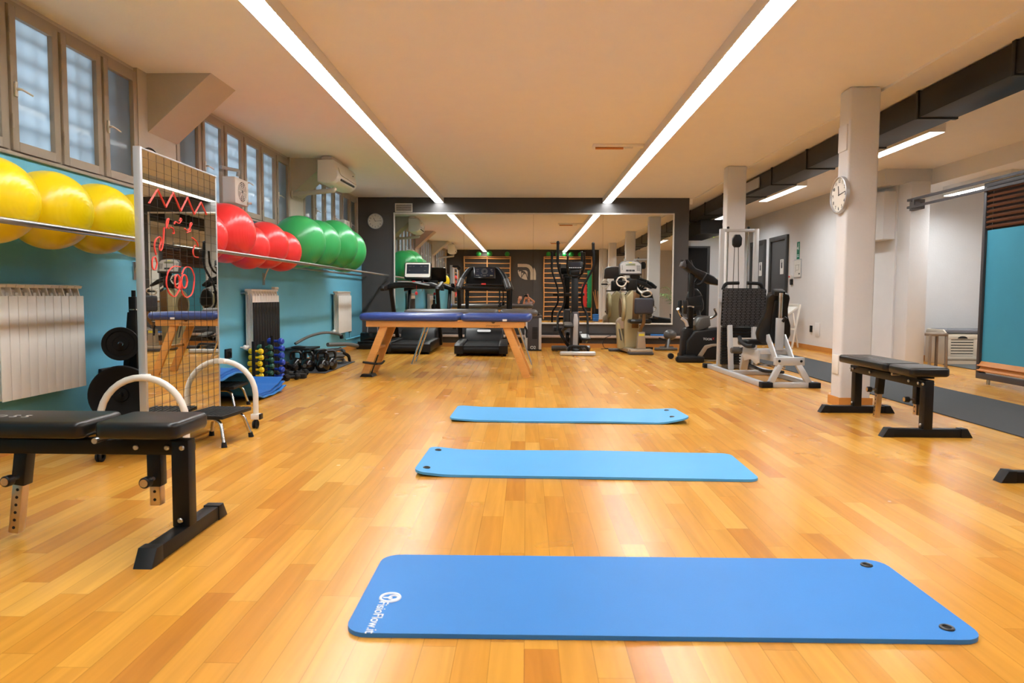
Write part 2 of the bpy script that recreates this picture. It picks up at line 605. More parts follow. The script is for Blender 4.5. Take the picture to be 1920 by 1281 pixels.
# ================================================================ THE ROOM
CEIL, YB, YR = 2.75, 12.85, -1.5
XL, XW = -3.05, -3.15        # face of the blue wall, plane of the windows
struct(B().span(-3.6, 7.6, -1.9, 17.0, -0.12, 0).obj('floor', 'floor'), 'varnished honey-coloured strip parquet floor')
struct(B().span(-3.6, 7.6, -1.9, 17.0, CEIL, CEIL + 0.15).obj('ceiling', 'ceiling'), 'plain white plaster ceiling')
struct(B().span(-3.4, XL, -1.5, YB, 0, 1.78, bev=0.004).obj('wall_left', 'blue_paint'), 'light blue painted wall under the windows')
piers = [(-1.5, -0.9), (2.2, 2.78), (5.58, 6.17), (9.15, 9.7), (12.78, 12.85)]
bw = B()
for a, b_ in piers:
    bw.span(-3.4, -3.11, a, b_, 1.78, CEIL)
bw.span(-3.4, -3.14, -1.5, YB, 2.715, CEIL)
struct(bw.obj('wall_upper', 'cream_paint'), 'cream wall piers between the windows')
struct(B().span(-3.4, 2.97, YB, YB + 0.2, 0, CEIL).obj('wall_back', 'dark_paint'), 'dark grey wall that carries the big mirror')
struct(B().span(-3.4, 3.05, YR - 0.2, YR, 0, CEIL).obj('wall_rear', 'dark_paint'), 'dark grey wall with wooden wall bars, seen in the mirror')
struct(B().span(3.05, 7.6, YR - 0.2, YR, 0, CEIL).obj('wall_rear_side', 'white_paint'), 'white wall beyond the columns, seen in the mirror')
struct(B().span(5.2, 5.6, 9.95, 16.5, 0, CEIL).obj('wall_right', 'white_paint'), 'white wall with two grey doors')
struct(B().span(2.8, 5.6, 16.5, 16.7, 0, CEIL).obj('wall_far', 'white_paint'), 'white wall at the end of the corridor')
struct(B().span(2.85, 2.97, YB + 0.2, 16.5, 0, CEIL).obj('wall_corridor', 'white_paint'))
struct(B().span(5.6, 7.6, 10.62, 10.8, 0, CEIL).obj('wall_niche', 'white_paint'), 'white back wall of the niche with the shoe bench')
struct(B().span(7.4, 7.6, -1.5, 10.62, 0, CEIL).obj('wall_outer', 'white_paint'))
struct(B().span(5.65, 7.4, -1.5, 10.62, 2.53, CEIL).obj('ceiling_niche', 'ceiling'), 'lower ceiling over the niche')
struct(B().span(5.0, 5.65, 9.9, 10.62, 2.53, CEIL).obj('beam', 'white_paint'), 'white boxed beam over the niche corner')
struct(B().span(5.04, 5.2, 9.98, 10.65, 1.78, 2.45).obj('trim_1', 'white_paint'), 'white boxed casing high on the white wall')
struct(B().span(5.22, 5.48, 9.62, 9.95, 0, 2.53, bev=0.012).obj('column', 'white_paint'), 'slim white column at the corner of the niche')
def column(y, lab):
    o = B().span(2.755, 3.02, y - 0.1, y + 0.1, 0, CEIL, bev=0.02, seg=3).obj('column', 'white_paint')
    struct(o, lab)
    t = 0.014
    bb = B()
    for (x0, x1, y0, y1) in ((2.755 - t, 3.02 + t, y - 0.1 - t, y - 0.1), (2.755 - t, 3.02 + t, y + 0.1, y + 0.1 + t), (2.755 - t, 2.755, y - 0.1, y + 0.1), (3.02, 3.02 + t, y - 0.1, y + 0.1)):
        bb.span(x0, x1, y0, y1, 0, 0.075)
    bb.obj('baseboard', 'wood_trim', o)
column(6.19, 'white column with a round clock, behind the weight bench')
column(9.80, 'white column behind the leg press')
column(2.15, 'white column seen only in the mirror, second from the dark wall')
column(-0.78, 'white column seen only in the mirror, beside the dark wall')
# flush junction plates on the near column
pl = thing('junction_plate', 'white blank cover plate low on the near white column', 'cover plate', (2.751, 6.19, 0.36))
B().box((0, 0, 0), (0.012, 0.12, 0.17), bev=0.003).obj('cover', 'white_plastic', pl)
pl = thing('junction_plate', 'white blank cover plate high on the near white column', 'cover plate', (2.751, 6.19, 2.33))
B().box((0, 0, 0), (0.012, 0.16, 0.22), bev=0.003).obj('cover', 'white_paint', pl)

# knee braces (concrete haunches) between wall piers and ceiling
for y, lab in ((5.96, 'sloping cream brace above the mobile mirror'), (9.44, 'sloping cream brace beside the air conditioner'), (2.5, 'sloping cream brace outside the frame')):
    o = B().prism([(-3.15, CEIL), (-2.58, CEIL), (-3.15, 2.24)], 0.48, 'xz', off=y).obj('beam', 'cream_paint')
    struct(o, lab)

# baseboards and small trims
struct(B().span(XL, XL + 0.015, -1.5, YB, 0, 0.075).obj('baseboard_left', 'wood_trim'))
struct(B().span(XL, 2.97, YB - 0.015, YB, 0, 0.075).obj('baseboard_back', 'wood_trim'))
struct(B().span(5.185, 5.2, 9.95, 13.92, 0, 0.085).obj('baseboard_right', 'wood_trim'))
struct(B().span(5.6, 7.4, 10.605, 10.62, 0, 0.085).obj('baseboard_niche', 'wood_trim'))
struct(B().span(XL, 2.95, YB - 0.09, YB, 0.185, 0.228, bev=0.006).obj('trim_2', 'ledge_stone'), 'narrow pink stone ledge along the dark wall')
struct(B().span(-3.05, 2.97, YB - 0.02, YB, 0.27, 0.285).obj('trim_3', 'dark_paint'))
struct(B().span(3.06, 3.10, -1.5, YB, CEIL - 0.022, CEIL).obj('trim_4', 'ceiling'), 'thin cable trunking along the ceiling')
struct(B().span(2.97, 3.02, YB - 0.03, YB + 0.1, CEIL - 0.12, CEIL - 0.02).obj('trim_5', 'ceiling'))
struct(B().span(-3.16, -3.03, -1.5, YB, 1.765, 1.785, bev=0.004).obj('trim_6', 'window_paint'), 'stone sill under the windows')

# ---------------------------------------------------------------- windows
def window(idx, y0, y1, n, lit, lab):
    root = bpy.data.objects.new('window_%d' % idx, None)
    C.objects.link(root); root.location = (XW, y0, 1.785); struct(root, lab)
    w = (y1 - y0) / n
    H = 2.715 - 1.785
    fr = B()
    fr.span(-0.05, 0.03, 0, y1 - y0, 0, 0.03); fr.span(-0.05, 0.03, 0, y1 - y0, H - 0.03, H)
    for k in range(n + 1):
        yy = min(max(k * w, 0.012), y1 - y0 - 0.012)
        fr.span(-0.05, 0.028, yy - 0.012, yy + 0.012, 0, H)
    fr.obj('window_frame', 'window_paint', root)
    for k in range(n):
        a, b_ = k * w + 0.014, (k + 1) * w - 0.014
        s = B()
        z0, z1 = 0.032, H - 0.032
        t = 0.058
        s.span(-0.02, 0.045, a, a + t, z0, z1, bev=0.006); s.span(-0.02, 0.045, b_ - t, b_, z0, z1, bev=0.006)
        s.span(-0.02, 0.044, a + t - 0.001, b_ - t + 0.001, z0, z0 + t); s.span(-0.02, 0.044, a + t - 0.001, b_ - t + 0.001, z1 - t, z1)
        for zz in (0.16, H - 0.2):
            s.cyl((0.045, a + 0.002, zz), (0.045, a + 0.002, zz + 0.09), 0.007, n=8)
        so = s.obj('sash', 'window_paint', root)
        B().span(0.006, 0.012, a + t - 0.005, b_ - t + 0.005, z0 + t - 0.005, z1 - t + 0.005).obj('pane', 'frosted', so)
        if k % 2 == 1:
            h = B().box((0.052, a + 0.03, 0.40), (0.014, 0.022, 0.09), bev=0.004)
            h.tube([(0.055, a + 0.03, 0.40), (0.085, a + 0.03, 0.40), (0.09, a + 0.12, 0.385)], [0.009, 0.006], n=8, fil=0.02)
            h.obj('handle', 'white_plastic', so)
    g = B()
    nb = int((y1 - y0) / 0.135)
    for k in range(nb + 1):
        g.cyl((-0.036, k * (y1 - y0) / nb, -0.02), (-0.036, k * (y1 - y0) / nb, H + 0.02), 0.009, n=6)
    for k in range(7):
        g.span(-0.042, -0.028, 0, y1 - y0, 0.05 + k * 0.14 - 0.015, 0.05 + k * 0.14 + 0.015)
    g.obj('window_grille', 'bar_iron', root)
    for k in range(n):
        if k not in lit:
            o = B().span(-3.52, -3.40, y0 + k * w - 0.02, y0 + (k + 1) * w + 0.02, 1.6, 2.9).obj('daylight_blocker', 'cream_paint')  # unseen slab added outside to keep daylight off the dim panes
            struct(o)
window(1, 2.78, 5.58, 6, (0, 1, 2, 3, 4), 'row of frosted windows over the yellow balls')
window(2, 6.17, 9.15, 6, (1, 2, 3, 4), 'row of frosted windows over the red balls')
window(3, 9.7, 12.78, 6, (1, 2, 3), 'row of frosted windows behind the air conditioner')
window(4, -0.9, 2.2, 6, (1, 2, 3, 4), 'row of frosted windows seen only in the mirror')

# ---------------------------------------------------------------- doors
def door(idx, y0, y1, lab):
    root = bpy.data.objects.new('door_%d' % idx, None)
    C.objects.link(root); root.location = (5.2, y0, 0); struct(root, lab)
    w = y1 - y0
    f = B()
    f.span(-0.05, 0, 0, 0.09, 0, 2.2, bev=0.004); f.span(-0.05, 0, w - 0.09, w, 0, 2.2, bev=0.004); f.span(-0.05, 0, 0, w, 2.11, 2.2, bev=0.004)
    f.obj('door_frame', 'door_frame', root)
    d = B().span(-0.012, 0.0, 0.09, w - 0.09, 0.0, 2.11).obj('door_leaf', 'door_grey', root)
    h = B().cyl((-0.012, 0.17, 1.02), (-0.06, 0.17, 1.02), 0.01).cyl((-0.055, 0.17, 1.02), (-0.055, 0.29, 1.02), 0.009)
    h.obj('door_handle', 'steel', d)
    s = B().span(-0.018, -0.012, 0.22, 0.40, 1.42, 1.72).obj('door_sign', 'paper', d)
    s['label'] = 'white sign plate with a small figure'
    B().box((-0.0195, 0.31, 1.6), (0.003, 0.06, 0.12), bev=0.001).sph((-0.0195, 0.31, 1.685), 0.02, (0.1, 1, 1)).obj('figure', 'ink', d)
door(1, 13.93, 14.93, 'grey door in the white wall, beside the green sign')
door(2, 15.22, 16.2, 'grey door in the white wall, farther down the corridor')
rt = bpy.data.objects.new('door_3', None); C.objects.link(rt); rt.location = (3.05, 16.5, 0); struct(rt, 'black doorway at the end of the corridor')
B().span(0, 1.2, -0.03, 0.0, 0, 2.1).obj('door_leaf', 'void_black', rt)  # no leaf: black sheet painted in for the dark of the opening
B().span(1.2, 1.26, -0.05, 0, 0, 2.14).span(-0.04, 1.26, -0.05, 0, 2.1, 2.14).obj('door_frame', 'door_frame', rt)

# ---------------------------------------------------------------- ceiling lamps
def lamp(x, y0, y1, name, lab, group, zb=2.655, dim='lamp', w=0.148, top=CEIL):
    t = thing(name, lab, 'ceiling light', (x, y0, zb), 0, group)
    L = y1 - y0
    h = B()
    hh = top - zb
    h.span(-w / 2 - 0.008, -w / 2, 0, L, 0, hh); h.span(w / 2, w / 2 + 0.008, 0, L, 0, hh)
    h.span(-w / 2, w / 2, 0, L, hh - 0.01, hh); h.span(-w / 2, w / 2, 0.0, 0.004, 0.0005, hh - 0.01); h.span(-w / 2, w / 2, L - 0.004, L, 0.0005, hh - 0.01)
    h.obj('housing', 'white_plastic', t)
    B().span(-w / 2, w / 2, 0.012, L - 0.012, 0.024, 0.029).obj('diffuser', dim, t)
    lv = B()
    n_ = int(L / 0.075)
    for i in range(1, n_):
        y = L * i / n_
        lv.prism([(y - 0.001, 0.001), (y + 0.001, 0.001), (y + 0.003, 0.019), (y - 0.003, 0.019)], w - 0.002, 'yz', off=0)
    lv.obj('louvre', 'reflector', t)
    return t
joints = [-1.4, -0.88, 0.68, 2.24, 3.80, 5.36, 6.92, 8.48, 10.04, 11.52, 12.84]
names = {5: 'over the blue treatment table end', }
ordw = ['first', 'second', 'third', 'fourth', 'fifth', 'sixth', 'seventh', 'eighth', 'ninth', 'tenth']
for sx, row in ((-1.605, 'strip light row by the windows'), (1.468, 'strip light row by the columns')):
    n = len(joints) - 1
    for i in range(n):
        k = n - 1 - i
        lamp(sx, joints[i], joints[i + 1], 'strip_light', '%s strip lamp from the mirror wall in the %s' % (ordw[k], row.replace('strip light ', '')), row)
lamp(4.22, 7.33, 9.2, 'strip_light', 'white strip lamp beyond the black duct, beside the near column', 'lamps beyond the duct', dim='lamp_dim')
lamp(4.22, 10.85, 12.6, 'strip_light', 'white strip lamp beyond the black duct, half hidden by it', 'lamps beyond the duct', dim='lamp_dim')
lamp(4.22, 14.3, 15.6, 'strip_light', 'white strip lamp at the far end of the corridor', 'lamps beyond the duct', dim='lamp_dim')
lamp(4.22, 2.0, 4.4, 'strip_light', 'white strip lamp beyond the columns, seen only in the mirror', 'lamps beyond the duct', dim='lamp_dim')
lamp(6.0, 8.7, 10.1, 'strip_light', 'white strip lamp in the niche behind the steel rails', 'lamps beyond the duct', zb=2.40, top=2.53, dim='lamp_niche')
lamp(6.4, 3.0, 4.6, 'strip_light', 'white strip lamp in the side room, seen only in the mirror', 'lamps beyond the duct', zb=2.45, top=2.53, dim='lamp_dim')
def old_fixture(x0, y, lab):
    t = thing('fluorescent_batten', lab, 'ceiling light', (x0, y, CEIL), 0, 'unlit battens across the ceiling')
    B().span(0, 0.6, -0.05, 0.05, -0.035, 0, bev=0.004).obj('housing', 'ceiling', t)
    B().cyl((0.03, -0.02, -0.048), (0.36, -0.02, -0.048), 0.013, n=10).obj('lamp_tube', 'orange_pipe', t)
    B().span(0.38, 0.47, -0.045, 0.0, -0.05, -0.035).obj('ballast', 'white_plastic', t)
old_fixture(0.78, 8.38, 'small unlit batten on the ceiling beside the strip lights')
old_fixture(0.78, 2.3, 'small unlit batten seen only in the mirror, nearer the wall bars')
# ---------------------------------------------------------------- black ventilation duct
d = thing('ventilation_duct', 'long black square air duct under the ceiling behind the columns', 'air duct', (3.4, -1.4, CEIL))
B().span(0, 0.33, 0, 16.6, -0.235, -0.012, bev=0.004).obj('duct', 'duct_black', d)
k = 0
for y in [0.4 + 1.2 * i for i in range(14)]:
    B().span(-0.012, 0.342, y, y + 0.04, -0.247, -0.002, bev=0.003).obj('flange', 'duct_black', d)
g = B().span(-0.022, -0.001, 11.7, 12.3, -0.2, -0.05, bev=0.004).obj('grille', 'grey_frame', d)
o = B().span(0.12, 0.6, 15.6, 17.4, -0.52, -0.24).obj('plenum', 'duct_black', d)
B().lathe([(0.10, 0), (0.13, 0.1), (0.17, 0.28), (0.17, 0.34)], 20, xf((0.52, 15.2, -0.38), (R(90), 0, R(25)))).obj('spigot', 'steel', d)

# ---------------------------------------------------------------- sliding panel on rails
t = thing('room_divider', 'tall blue sliding panel with slatted wood top and bottom', 'room divider', (5.1, 5.3, 0))
L = 2.58
f = B()
f.span(-0.03, 0.05, L - 0.045, L, 0.06, 2.22, bev=0.003); f.span(-0.03, 0.05, 0, 0.045, 0.06, 2.22, bev=0.003)
f.span(-0.03, 0.05, 0, L, 0.055, 0.12, bev=0.003); f.span(-0.03, 0.05, 0, L, 2.17, 2.22, bev=0.003)
f.obj('frame', 'anthracite', t)
B().span(0.0, 0.03, 0.045, L - 0.045, 0.25, 1.70).obj('fabric_panel', 'panel_blue', t)
sl = B()
for i in range(8):
    z = 1.72 + i * 0.057
    sl.box((0.0, L / 2, z + 0.02), (0.05, L - 0.1, 0.02), rot=(0, R(-28), 0))
sl.obj('upper_slats', 'walnut', t)
sl = B()
for i in range(2):
    sl.box((-0.012, L / 2, 0.165 + i * 0.055), (0.06, L - 0.04, 0.018), rot=(0, R(-55), 0))
sl.obj('lower_slats', 'oak_slat', t)
B().span(0.02, 0.04, 0.09, L - 0.09, 1.70, 2.17).obj('backing', 'anthracite', t)
for y in (0.2, L - 0.16):
    B().cyl((0.01, y, 0), (0.01, y, 0.06), 0.018, n=12).obj('foot', 'steel', t)
t = thing('sliding_rail', 'double dark steel rail carrying the blue sliding panel', 'rail', (5.1, 5.3, 2.19))
B().span(-0.055, -0.035, 0, 4.1, 0.035, 0.065).obj('upper_rail', 'anthracite', t)
B().span(-0.055, -0.035, 0, 4.1, -0.06, -0.03).obj('lower_rail', 'anthracite', t)
B().span(-0.055, -0.038, 3.93, 3.97, -0.06, 0.06).obj('spacer', 'anthracite', t)
B().span(-0.055, -0.038, 0.1, 0.14, -0.06, 0.06).obj('spacer', 'anthracite', t)
B().span(-0.055, 0.16, 4.06, 4.1, 0.035, 0.065).span(-0.055, 0.16, 4.06, 4.1, -0.06, -0.03).span(0.1, 0.16, 4.06, 4.32, -0.06, 0.06).obj('bracket', 'anthracite', t)

# ---------------------------------------------------------------- runner, signs on the white wall
tag(B().span(3.4, 4.39, -1.4, 12.0, 0.0005, 0.008).obj('carpet_runner', 'carpet'), 'dark grey carpet runner laid along the parquet behind the columns', 'carpet runner')
t = thing('safety_sign', 'green emergency sign with white pictogram on the white wall', 'sign', (5.196, 13.44, 1.84))
B().box((0, 0, 0), (0.006, 0.13, 0.34)).obj('plate', 'sign_green', t)
b = B().box((-0.004, 0.02, 0.05), (0.002, 0.05, 0.018)).box((-0.004, -0.02, 0.06), (0.002, 0.018, 0.09)).prism([(0.055, 0.05), (0.03, 0.08), (0.03, 0.02)], 0.002, 'yz', off=-0.004)
b.box((-0.004, 0, -0.08), (0.002, 0.1, 0.012)).box((-0.004, 0, -0.11), (0.002, 0.1, 0.012))
b.sph((-0.004, -0.02, 0.125), 0.014, (0.1, 1, 1)).obj('pictogram', 'white_print', t)
t = thing('evacuation_plan', 'framed paper floor plan under the green sign', 'notice', (5.195, 13.44, 1.5))
B().box((0, 0, 0), (0.012, 0.36, 0.36), bev=0.003).obj('frame', 'aluminium', t)
B().box((-0.007, 0, 0), (0.003, 0.32, 0.32)).obj('sheet', 'paper', t)
b = B()
for (y, z, dy, dz) in ((0, 0.07, 0.2, 0.004), (0.08, 0.0, 0.004, 0.14), (-0.06, 0.02, 0.004, 0.1), (0.0, -0.03, 0.12, 0.004), (-0.1, -0.1, 0.06, 0.03)):
    b.box((-0.009, y, z), (0.002, dy, dz))
b.obj('plan_lines', 'rope_grey', t)
t = thing('wall_switch', 'small black wall switch with a white key box above', 'switch', (5.192, 13.72, 1.28))
B().box((0, 0, -0.03), (0.03, 0.12, 0.11), bev=0.004).obj('plate', 'black_plastic', t)
B().box((-0.005, 0.02, 0.07), (0.04, 0.1, 0.08), bev=0.004).obj('key_box', 'white_plastic', t)
B().box((-0.03, 0.05, 0.075), (0.02, 0.03, 0.03), bev=0.004).obj('button', 'red_plastic', t)
t = thing('wall_outlet', 'black outlet low on the white wall beside the folded white chair', 'outlet', (5.19, 12.72, 0.38))
B().box((0, 0, 0), (0.02, 0.09, 0.12), bev=0.004).obj('plate', 'black_plastic', t)
t = thing('blank_plate', 'white blank plate low on the white wall near the outlet', 'cover plate', (5.193, 12.45, 0.38))
B().box((0, 0, 0), (0.012, 0.19, 0.24), bev=0.003).obj('cover', 'white_paint', t)
t = thing('exit_sign', 'small green exit sign above the black doorway', 'sign', (3.16, 16.48, 2.29))
B().box((0, 0, 0), (0.36, 0.02, 0.15), bev=0.002).obj('plate', 'sign_green', t)
B().box((-0.05, -0.012, 0.0), (0.05, 0.003, 0.09)).prism([(0.02, -0.03), (0.02, 0.03), (0.07, 0)], 0.003, 'xz', off=-0.012).obj('pictogram', 'white_print', t)
t = thing('thermostat', 'small grey thermostat box on the far corridor wall', 'thermostat', (4.55, 16.48, 1.32))
B().box((0, 0, 0), (0.14, 0.03, 0.17), bev=0.006).obj('housing', 'cream_plastic', t)
B().box((0.02, -0.018, 0.02), (0.06, 0.004, 0.05)).obj('display', 'screen', t)
t = thing('smoke_detector', 'tiny detector with a green light near the far corridor ceiling', 'detector', (4.42, 16.45, 2.36))
B().box((0.05, 0.02, 0), (0.22, 0.06, 0.05), bev=0.01).obj('housing', 'white_plastic', t)
B().sph((-0.05, -0.02, 0), 0.018).obj('indicator', 'led_green', t)

# white chair leaning on the wall
t = thing('folding_chair', 'white folding step chair leaning against the white wall', 'chair', (4.95, 13.2, 0), R(8))
B().box((0.0, 0, 0.70), (0.26, 0.38, 0.045), rot=(0, R(-35), 0), bev=0.015).obj('seat', 'white_plastic', t)
for y in (-0.2, 0.2):
    B().bar((-0.02, y, 0.0), (0.12, y, 0.82), 0.03, 0.045, bev=0.008).obj('leg', 'white_plastic', t)
for y in (-0.17, 0.17):
    B().bar((0.12, y, 0.01), (0.0, y, 0.66), 0.025, 0.035, bev=0.008).obj('leg', 'white_plastic', t)
B().span(0.02, 0.05, -0.2, 0.2, 0.34, 0.38, bev=0.006).obj('stretcher', 'white_plastic', t)
B().span(0.07, 0.1, -0.2, 0.2, 0.78, 0.83, bev=0.008).obj('top_rail', 'white_plastic', t)

# niche: shoe bench and low stool
t = thing('shoe_bench', 'white shoe bench with two louvred doors and grey cushion', 'bench', (5.98, 10.0, 0))
B().span(0.012, 0.948, 0.024, 0.47, 0.03, 0.436).obj('body', 'cream_plastic', t)
b = B()
for x in (0.0, 0.935):
    b.prism([(0.0, 0.44), (0.48, 0.44), (0.48, 0.47), (0.44, 0.5), (0.06, 0.5), (0.0, 0.46)], 0.025, 'yz', off=x + 0.012, bev=0.006)
    b.span(x, x + 0.025, 0.0, 0.48, 0, 0.44)
b.span(0, 0.96, 0.01, 0.03, 0.0, 0.06)
b.obj('side_panel', 'cream_plastic', t)
for k in range(2):
    x0 = 0.035 + k * 0.45
    dd = B()
    x1 = x0 + 0.43
    dd.span(x0, x0 + 0.055, 0, 0.02, 0.075, 0.42, bev=0.003); dd.span(x1 - 0.055, x1, 0, 0.02, 0.075, 0.42, bev=0.003)
    dd.span(x0, x1, 0, 0.02, 0.36, 0.42, bev=0.003); dd.span(x0, x1, 0, 0.02, 0.075, 0.12, bev=0.003)
    for i in range(6):
        dd.span(x0 + 0.05, x1 - 0.05, 0.002, 0.014, 0.125 + i * 0.04, 0.152 + i * 0.04)
    do = dd.obj('door', 'cream_plastic', t)
    B().span(x0 + 0.05, x1 - 0.05, 0.014, 0.021, 0.1, 0.37).obj('opening', 'ink', do)
    B().prism([(x0 + 0.145 + 0.07 + 0.07 * math.cos(a), 0.375 + 0.035 * math.sin(a)) for a in [PI * i / 10 for i in range(11)]], 0.004, 'xz', off=-0.001).obj('finger_hole', 'ink', do)
B().box((0.48, 0.25, 0.475), (0.88, 0.42, 0.06), bev=0.02, seg=3).obj('cushion', 'grey_cushion', t)
t = thing('low_stool', 'taupe wooden low stool standing before the shoe bench', 'stool', (5.60, 9.62, 0), R(0))
B().span(-0.125, 0.125, -0.13, 0.13, 0.435, 0.475, bev=0.012).obj('seat', 'taupe_wood', t)
for sx in (-1, 1):
    for sy in (-1, 1):
        B().bar((sx * 0.112, sy * 0.115, 0), (sx * 0.107, sy * 0.11, 0.45), 0.032, 0.032, bev=0.005).obj('leg', 'taupe_wood', t)
tag(B().span(5.95, 7.2, 9.3, 9.98, 0.0005, 0.012, bev=0.003).obj('door_mat', 'rope_grey'), 'grey mat on the floor in front of the shoe bench', 'mat')

# ================================================================ EXERCISE MATS
def rounded_map(u, v, L, W, r):
    x, y = u * L - L / 2, v * W - W / 2
    ix, iy = L / 2 - r, W / 2 - r
    dx, dy = abs(x) - ix, abs(y) - iy
    if dx > 0 and dy > 0:
        mx_ = max(dx, dy)
        l = math.hypot(dx, dy)
        k = mx_ / l
        x = math.copysign(ix + dx * k, x); y = math.copysign(iy + dy * k, y)
    return x, y

def exercise_mat(cx, cy, L, W, rz, lab, eyes, curl, material='mat_blue', t=0.013):
    root = thing('exercise_mat', lab, 'exercise mat', (cx, cy, 0), R(rz), 'blue exercise mats on the floor')
    def zf(x, y):
        return t + 0.001 + curl(x, y)
    def fn(u, v):
        x, y = rounded_map(u, v, L, W, 0.065)
        return (x, y, zf(x, y))
    B().sheet(fn, 72, 28, t).obj('pad', material, root, angle=50)
    for (ex, ey) in eyes:
        e = B().torus((ex, ey, zf(ex, ey) + 0.001), 0.016, 0.0045, n=20, k=8)
        eo = e.obj('eyelet', 'eyelet', root)
        B().cyl((ex, ey, zf(ex, ey) - 0.001), (ex, ey, zf(ex, ey) + 0.0012), 0.0125, n=16).obj('hole', 'hole', eo)
    return root, zf

m1, zf = exercise_mat(0.385, 2.16, 1.78, 0.585, 0.4, 'large bright blue exercise mat with white script, nearest the camera', [(0.815, 0.235), (0.815, -0.225)], lambda x, y: 0.0)
lg = B()
lg.torus((-0.80, -0.068, 0.0148), 0.030, 0.0045, n=28, k=6).torus((-0.79, -0.068, 0.0148), 0.014, 0.003, n=20, k=6)
lg.box((-0.808, -0.068, 0.0148), (0.028, 0.006, 0.002))
lg.text('FisioFlow.it', 0.044, xf((-0.815, -0.195, 0.0148), (0, 0, R(-90))), 0.0015)
lo = lg.obj('printed_script', 'white_print', m1)
lo['label'] = 'white printed emblem and script'
def curl2(x, y):
    return 0.017 * max(0, (-x - 0.70) / 0.2) ** 1.4 + 0.006 * (math.sin(x * 5 + 1) * 0.5 + 0.5) * (0.5 + y)
exercise_mat(0.32, 3.855, 1.80, 0.60, -1.2, 'sky blue exercise mat lying between the two other floor mats', [(-0.845, 0.215), (-0.845, -0.205)], curl2, 'mat_blue_light')
def curl3(x, y):
    return 0.045 * max(0, (x - 0.66) / 0.24) ** 1.5 * max(0, 0.62 - y * 1.2) + 0.012 * max(0, (-x - 0.7) / 0.2) + 0.004 * (math.sin(x * 6) * 0.5 + 0.5)
exercise_mat(0.33, 5.455, 1.80, 0.62, -1.0, 'sky blue exercise mat with a curled corner, farthest of the floor mats', [(0.82, 0.2), (0.80, -0.14)], curl3, 'mat_blue_light')

# ================================================================ WEIGHT BENCHES
def weight_bench(loc, rz, lab, fh=0.305):
    t = thing('weight_bench', lab, 'weight bench', loc, rz, 'black adjustable weight benches')
    def pad(x0, x1, w, z0, z1):
        return B().prism(rrect(x1 - x0, w, 0.035, 5, (x0 + x1) / 2, 0), z1 - z0, 'xy', off=(z0 + z1) / 2, bev=0.018, seg=3)
    pad(-0.27, 0.045, 0.27, 0.415, 0.478).obj('seat_pad', 'black_vinyl', t)
    bp = pad(-1.06, -0.305, 0.275, 0.415, 0.478).obj('back_pad', 'black_vinyl', t)
    b = B().text('C R O S S', 0.062, xf((-0.71, -0.02, 0.4788), (0, 0, 0)), 0.0012)
    b.obj('lettering', 'console_grey', bp)
    B().span(-1.06, 0.03, -0.03, 0.03, 0.335, 0.392, bev=0.004).obj('beam', 'black_metal', t)
    c = B().span(-0.2, -0.02, -0.06, 0.06, 0.398, 0.416).obj('seat_bracket', 'black_metal', t)
    B().span(-0.95, -0.38, -0.018, 0.018, 0.392, 0.416).obj('back_bracket', 'black_metal', t)
    h = B().cyl((-0.29, -0.09, 0.40), (-0.29, 0.09, 0.40), 0.011, n=12).obj('hinge_pin', 'steel', t)
    for x in (0.0, -1.0):
        B().span(x - 0.034, x + 0.034, -0.03, 0.03, 0.055, 0.392, bev=0.005).obj('post', 'black_metal', t)
        ft = B().span(x - 0.03, x + 0.03, -fh + 0.055, fh - 0.055, 0.0, 0.058, bev=0.004).obj('foot_bar', 'black_metal', t)
        for s in (-1, 1):
            B().prism([(s * (fh - 0.08), 0.0), (s * fh, 0.0), (s * (fh - 0.037), 0.062), (s * (fh - 0.08), 0.062)], 0.068, 'yz', off=x, bev=0.003).obj('end_cap', 'black_plastic', ft)
    for (x, z) in ((0.012, 0.365), (-0.045, 0.365), (-0.165, 0.366), (-0.72, 0.366), (0.0, 0.083), (-1.0, 0.083), (-1.0, 0.365), (-1.04, 0.365)):
        for s in (-1, 1):
            B().cyl((x, s * 0.03, z), (x, s * 0.041, z), 0.0105, n=12, bev=0.003).obj('bolt', 'steel', t)
    for (x, dx, L, zb, nh, nm) in ((-0.105, 0.0, 0.13, 0.135, 2, 'a'), (-0.62, -0.045, 0.13, 0.02, 6, 'b')):
        sl = B().bar((x, 0, 0.34), (x + dx * 0.4, 0, 0.34 - L), 0.052, 0.052, bev=0.004, up=(0, 1, 0)).obj('sleeve', 'black_metal', t)
        inn = B().bar((x + dx * 0.4, 0, 0.34 - L + 0.02), (x + dx, 0, zb), 0.04, 0.04, bev=0.003, up=(0, 1, 0)).obj('height_tube', 'nickel', t)
        hb = B()
        for i in range(nh):
            k = (i + 0.6) / (nh + 0.35)
            p = Vector((x + dx * 0.4, 0, 0.34 - L)).lerp(Vector((x + dx, 0, zb)), k)
            hb.cyl((p.x, -0.0212, p.z), (p.x, 0.0212, p.z), 0.006, n=10)
        hb.obj('hole', 'hole', inn)
        px, pz = x + dx * 0.3, 0.34 - L * 0.75
        B().cyl((px, -0.024, pz), (px, -0.065, pz), 0.008, n=10).obj('pin', 'steel', sl)
        B().cyl((px, -0.06, pz), (px, -0.095, pz), 0.021, n=16, bev=0.004).obj('knob', 'black_plastic', sl)
        B().cyl((px, -0.095, pz), (px, -0.0965, pz), 0.015, n=16).obj('knob_disc', 'nickel', sl)
    return t
wb = weight_bench((-1.32, 2.62, 0), 0, 'black weight bench in front of the mobile mirror, half out of frame')
dup(wb, (2.74, 4.76, 0), R(-90), 'black weight bench standing before the near white column with the clock')
dup(wb, (2.755, 3.60, 0), R(90), 'black weight bench mostly outside the frame, only its foot showing')

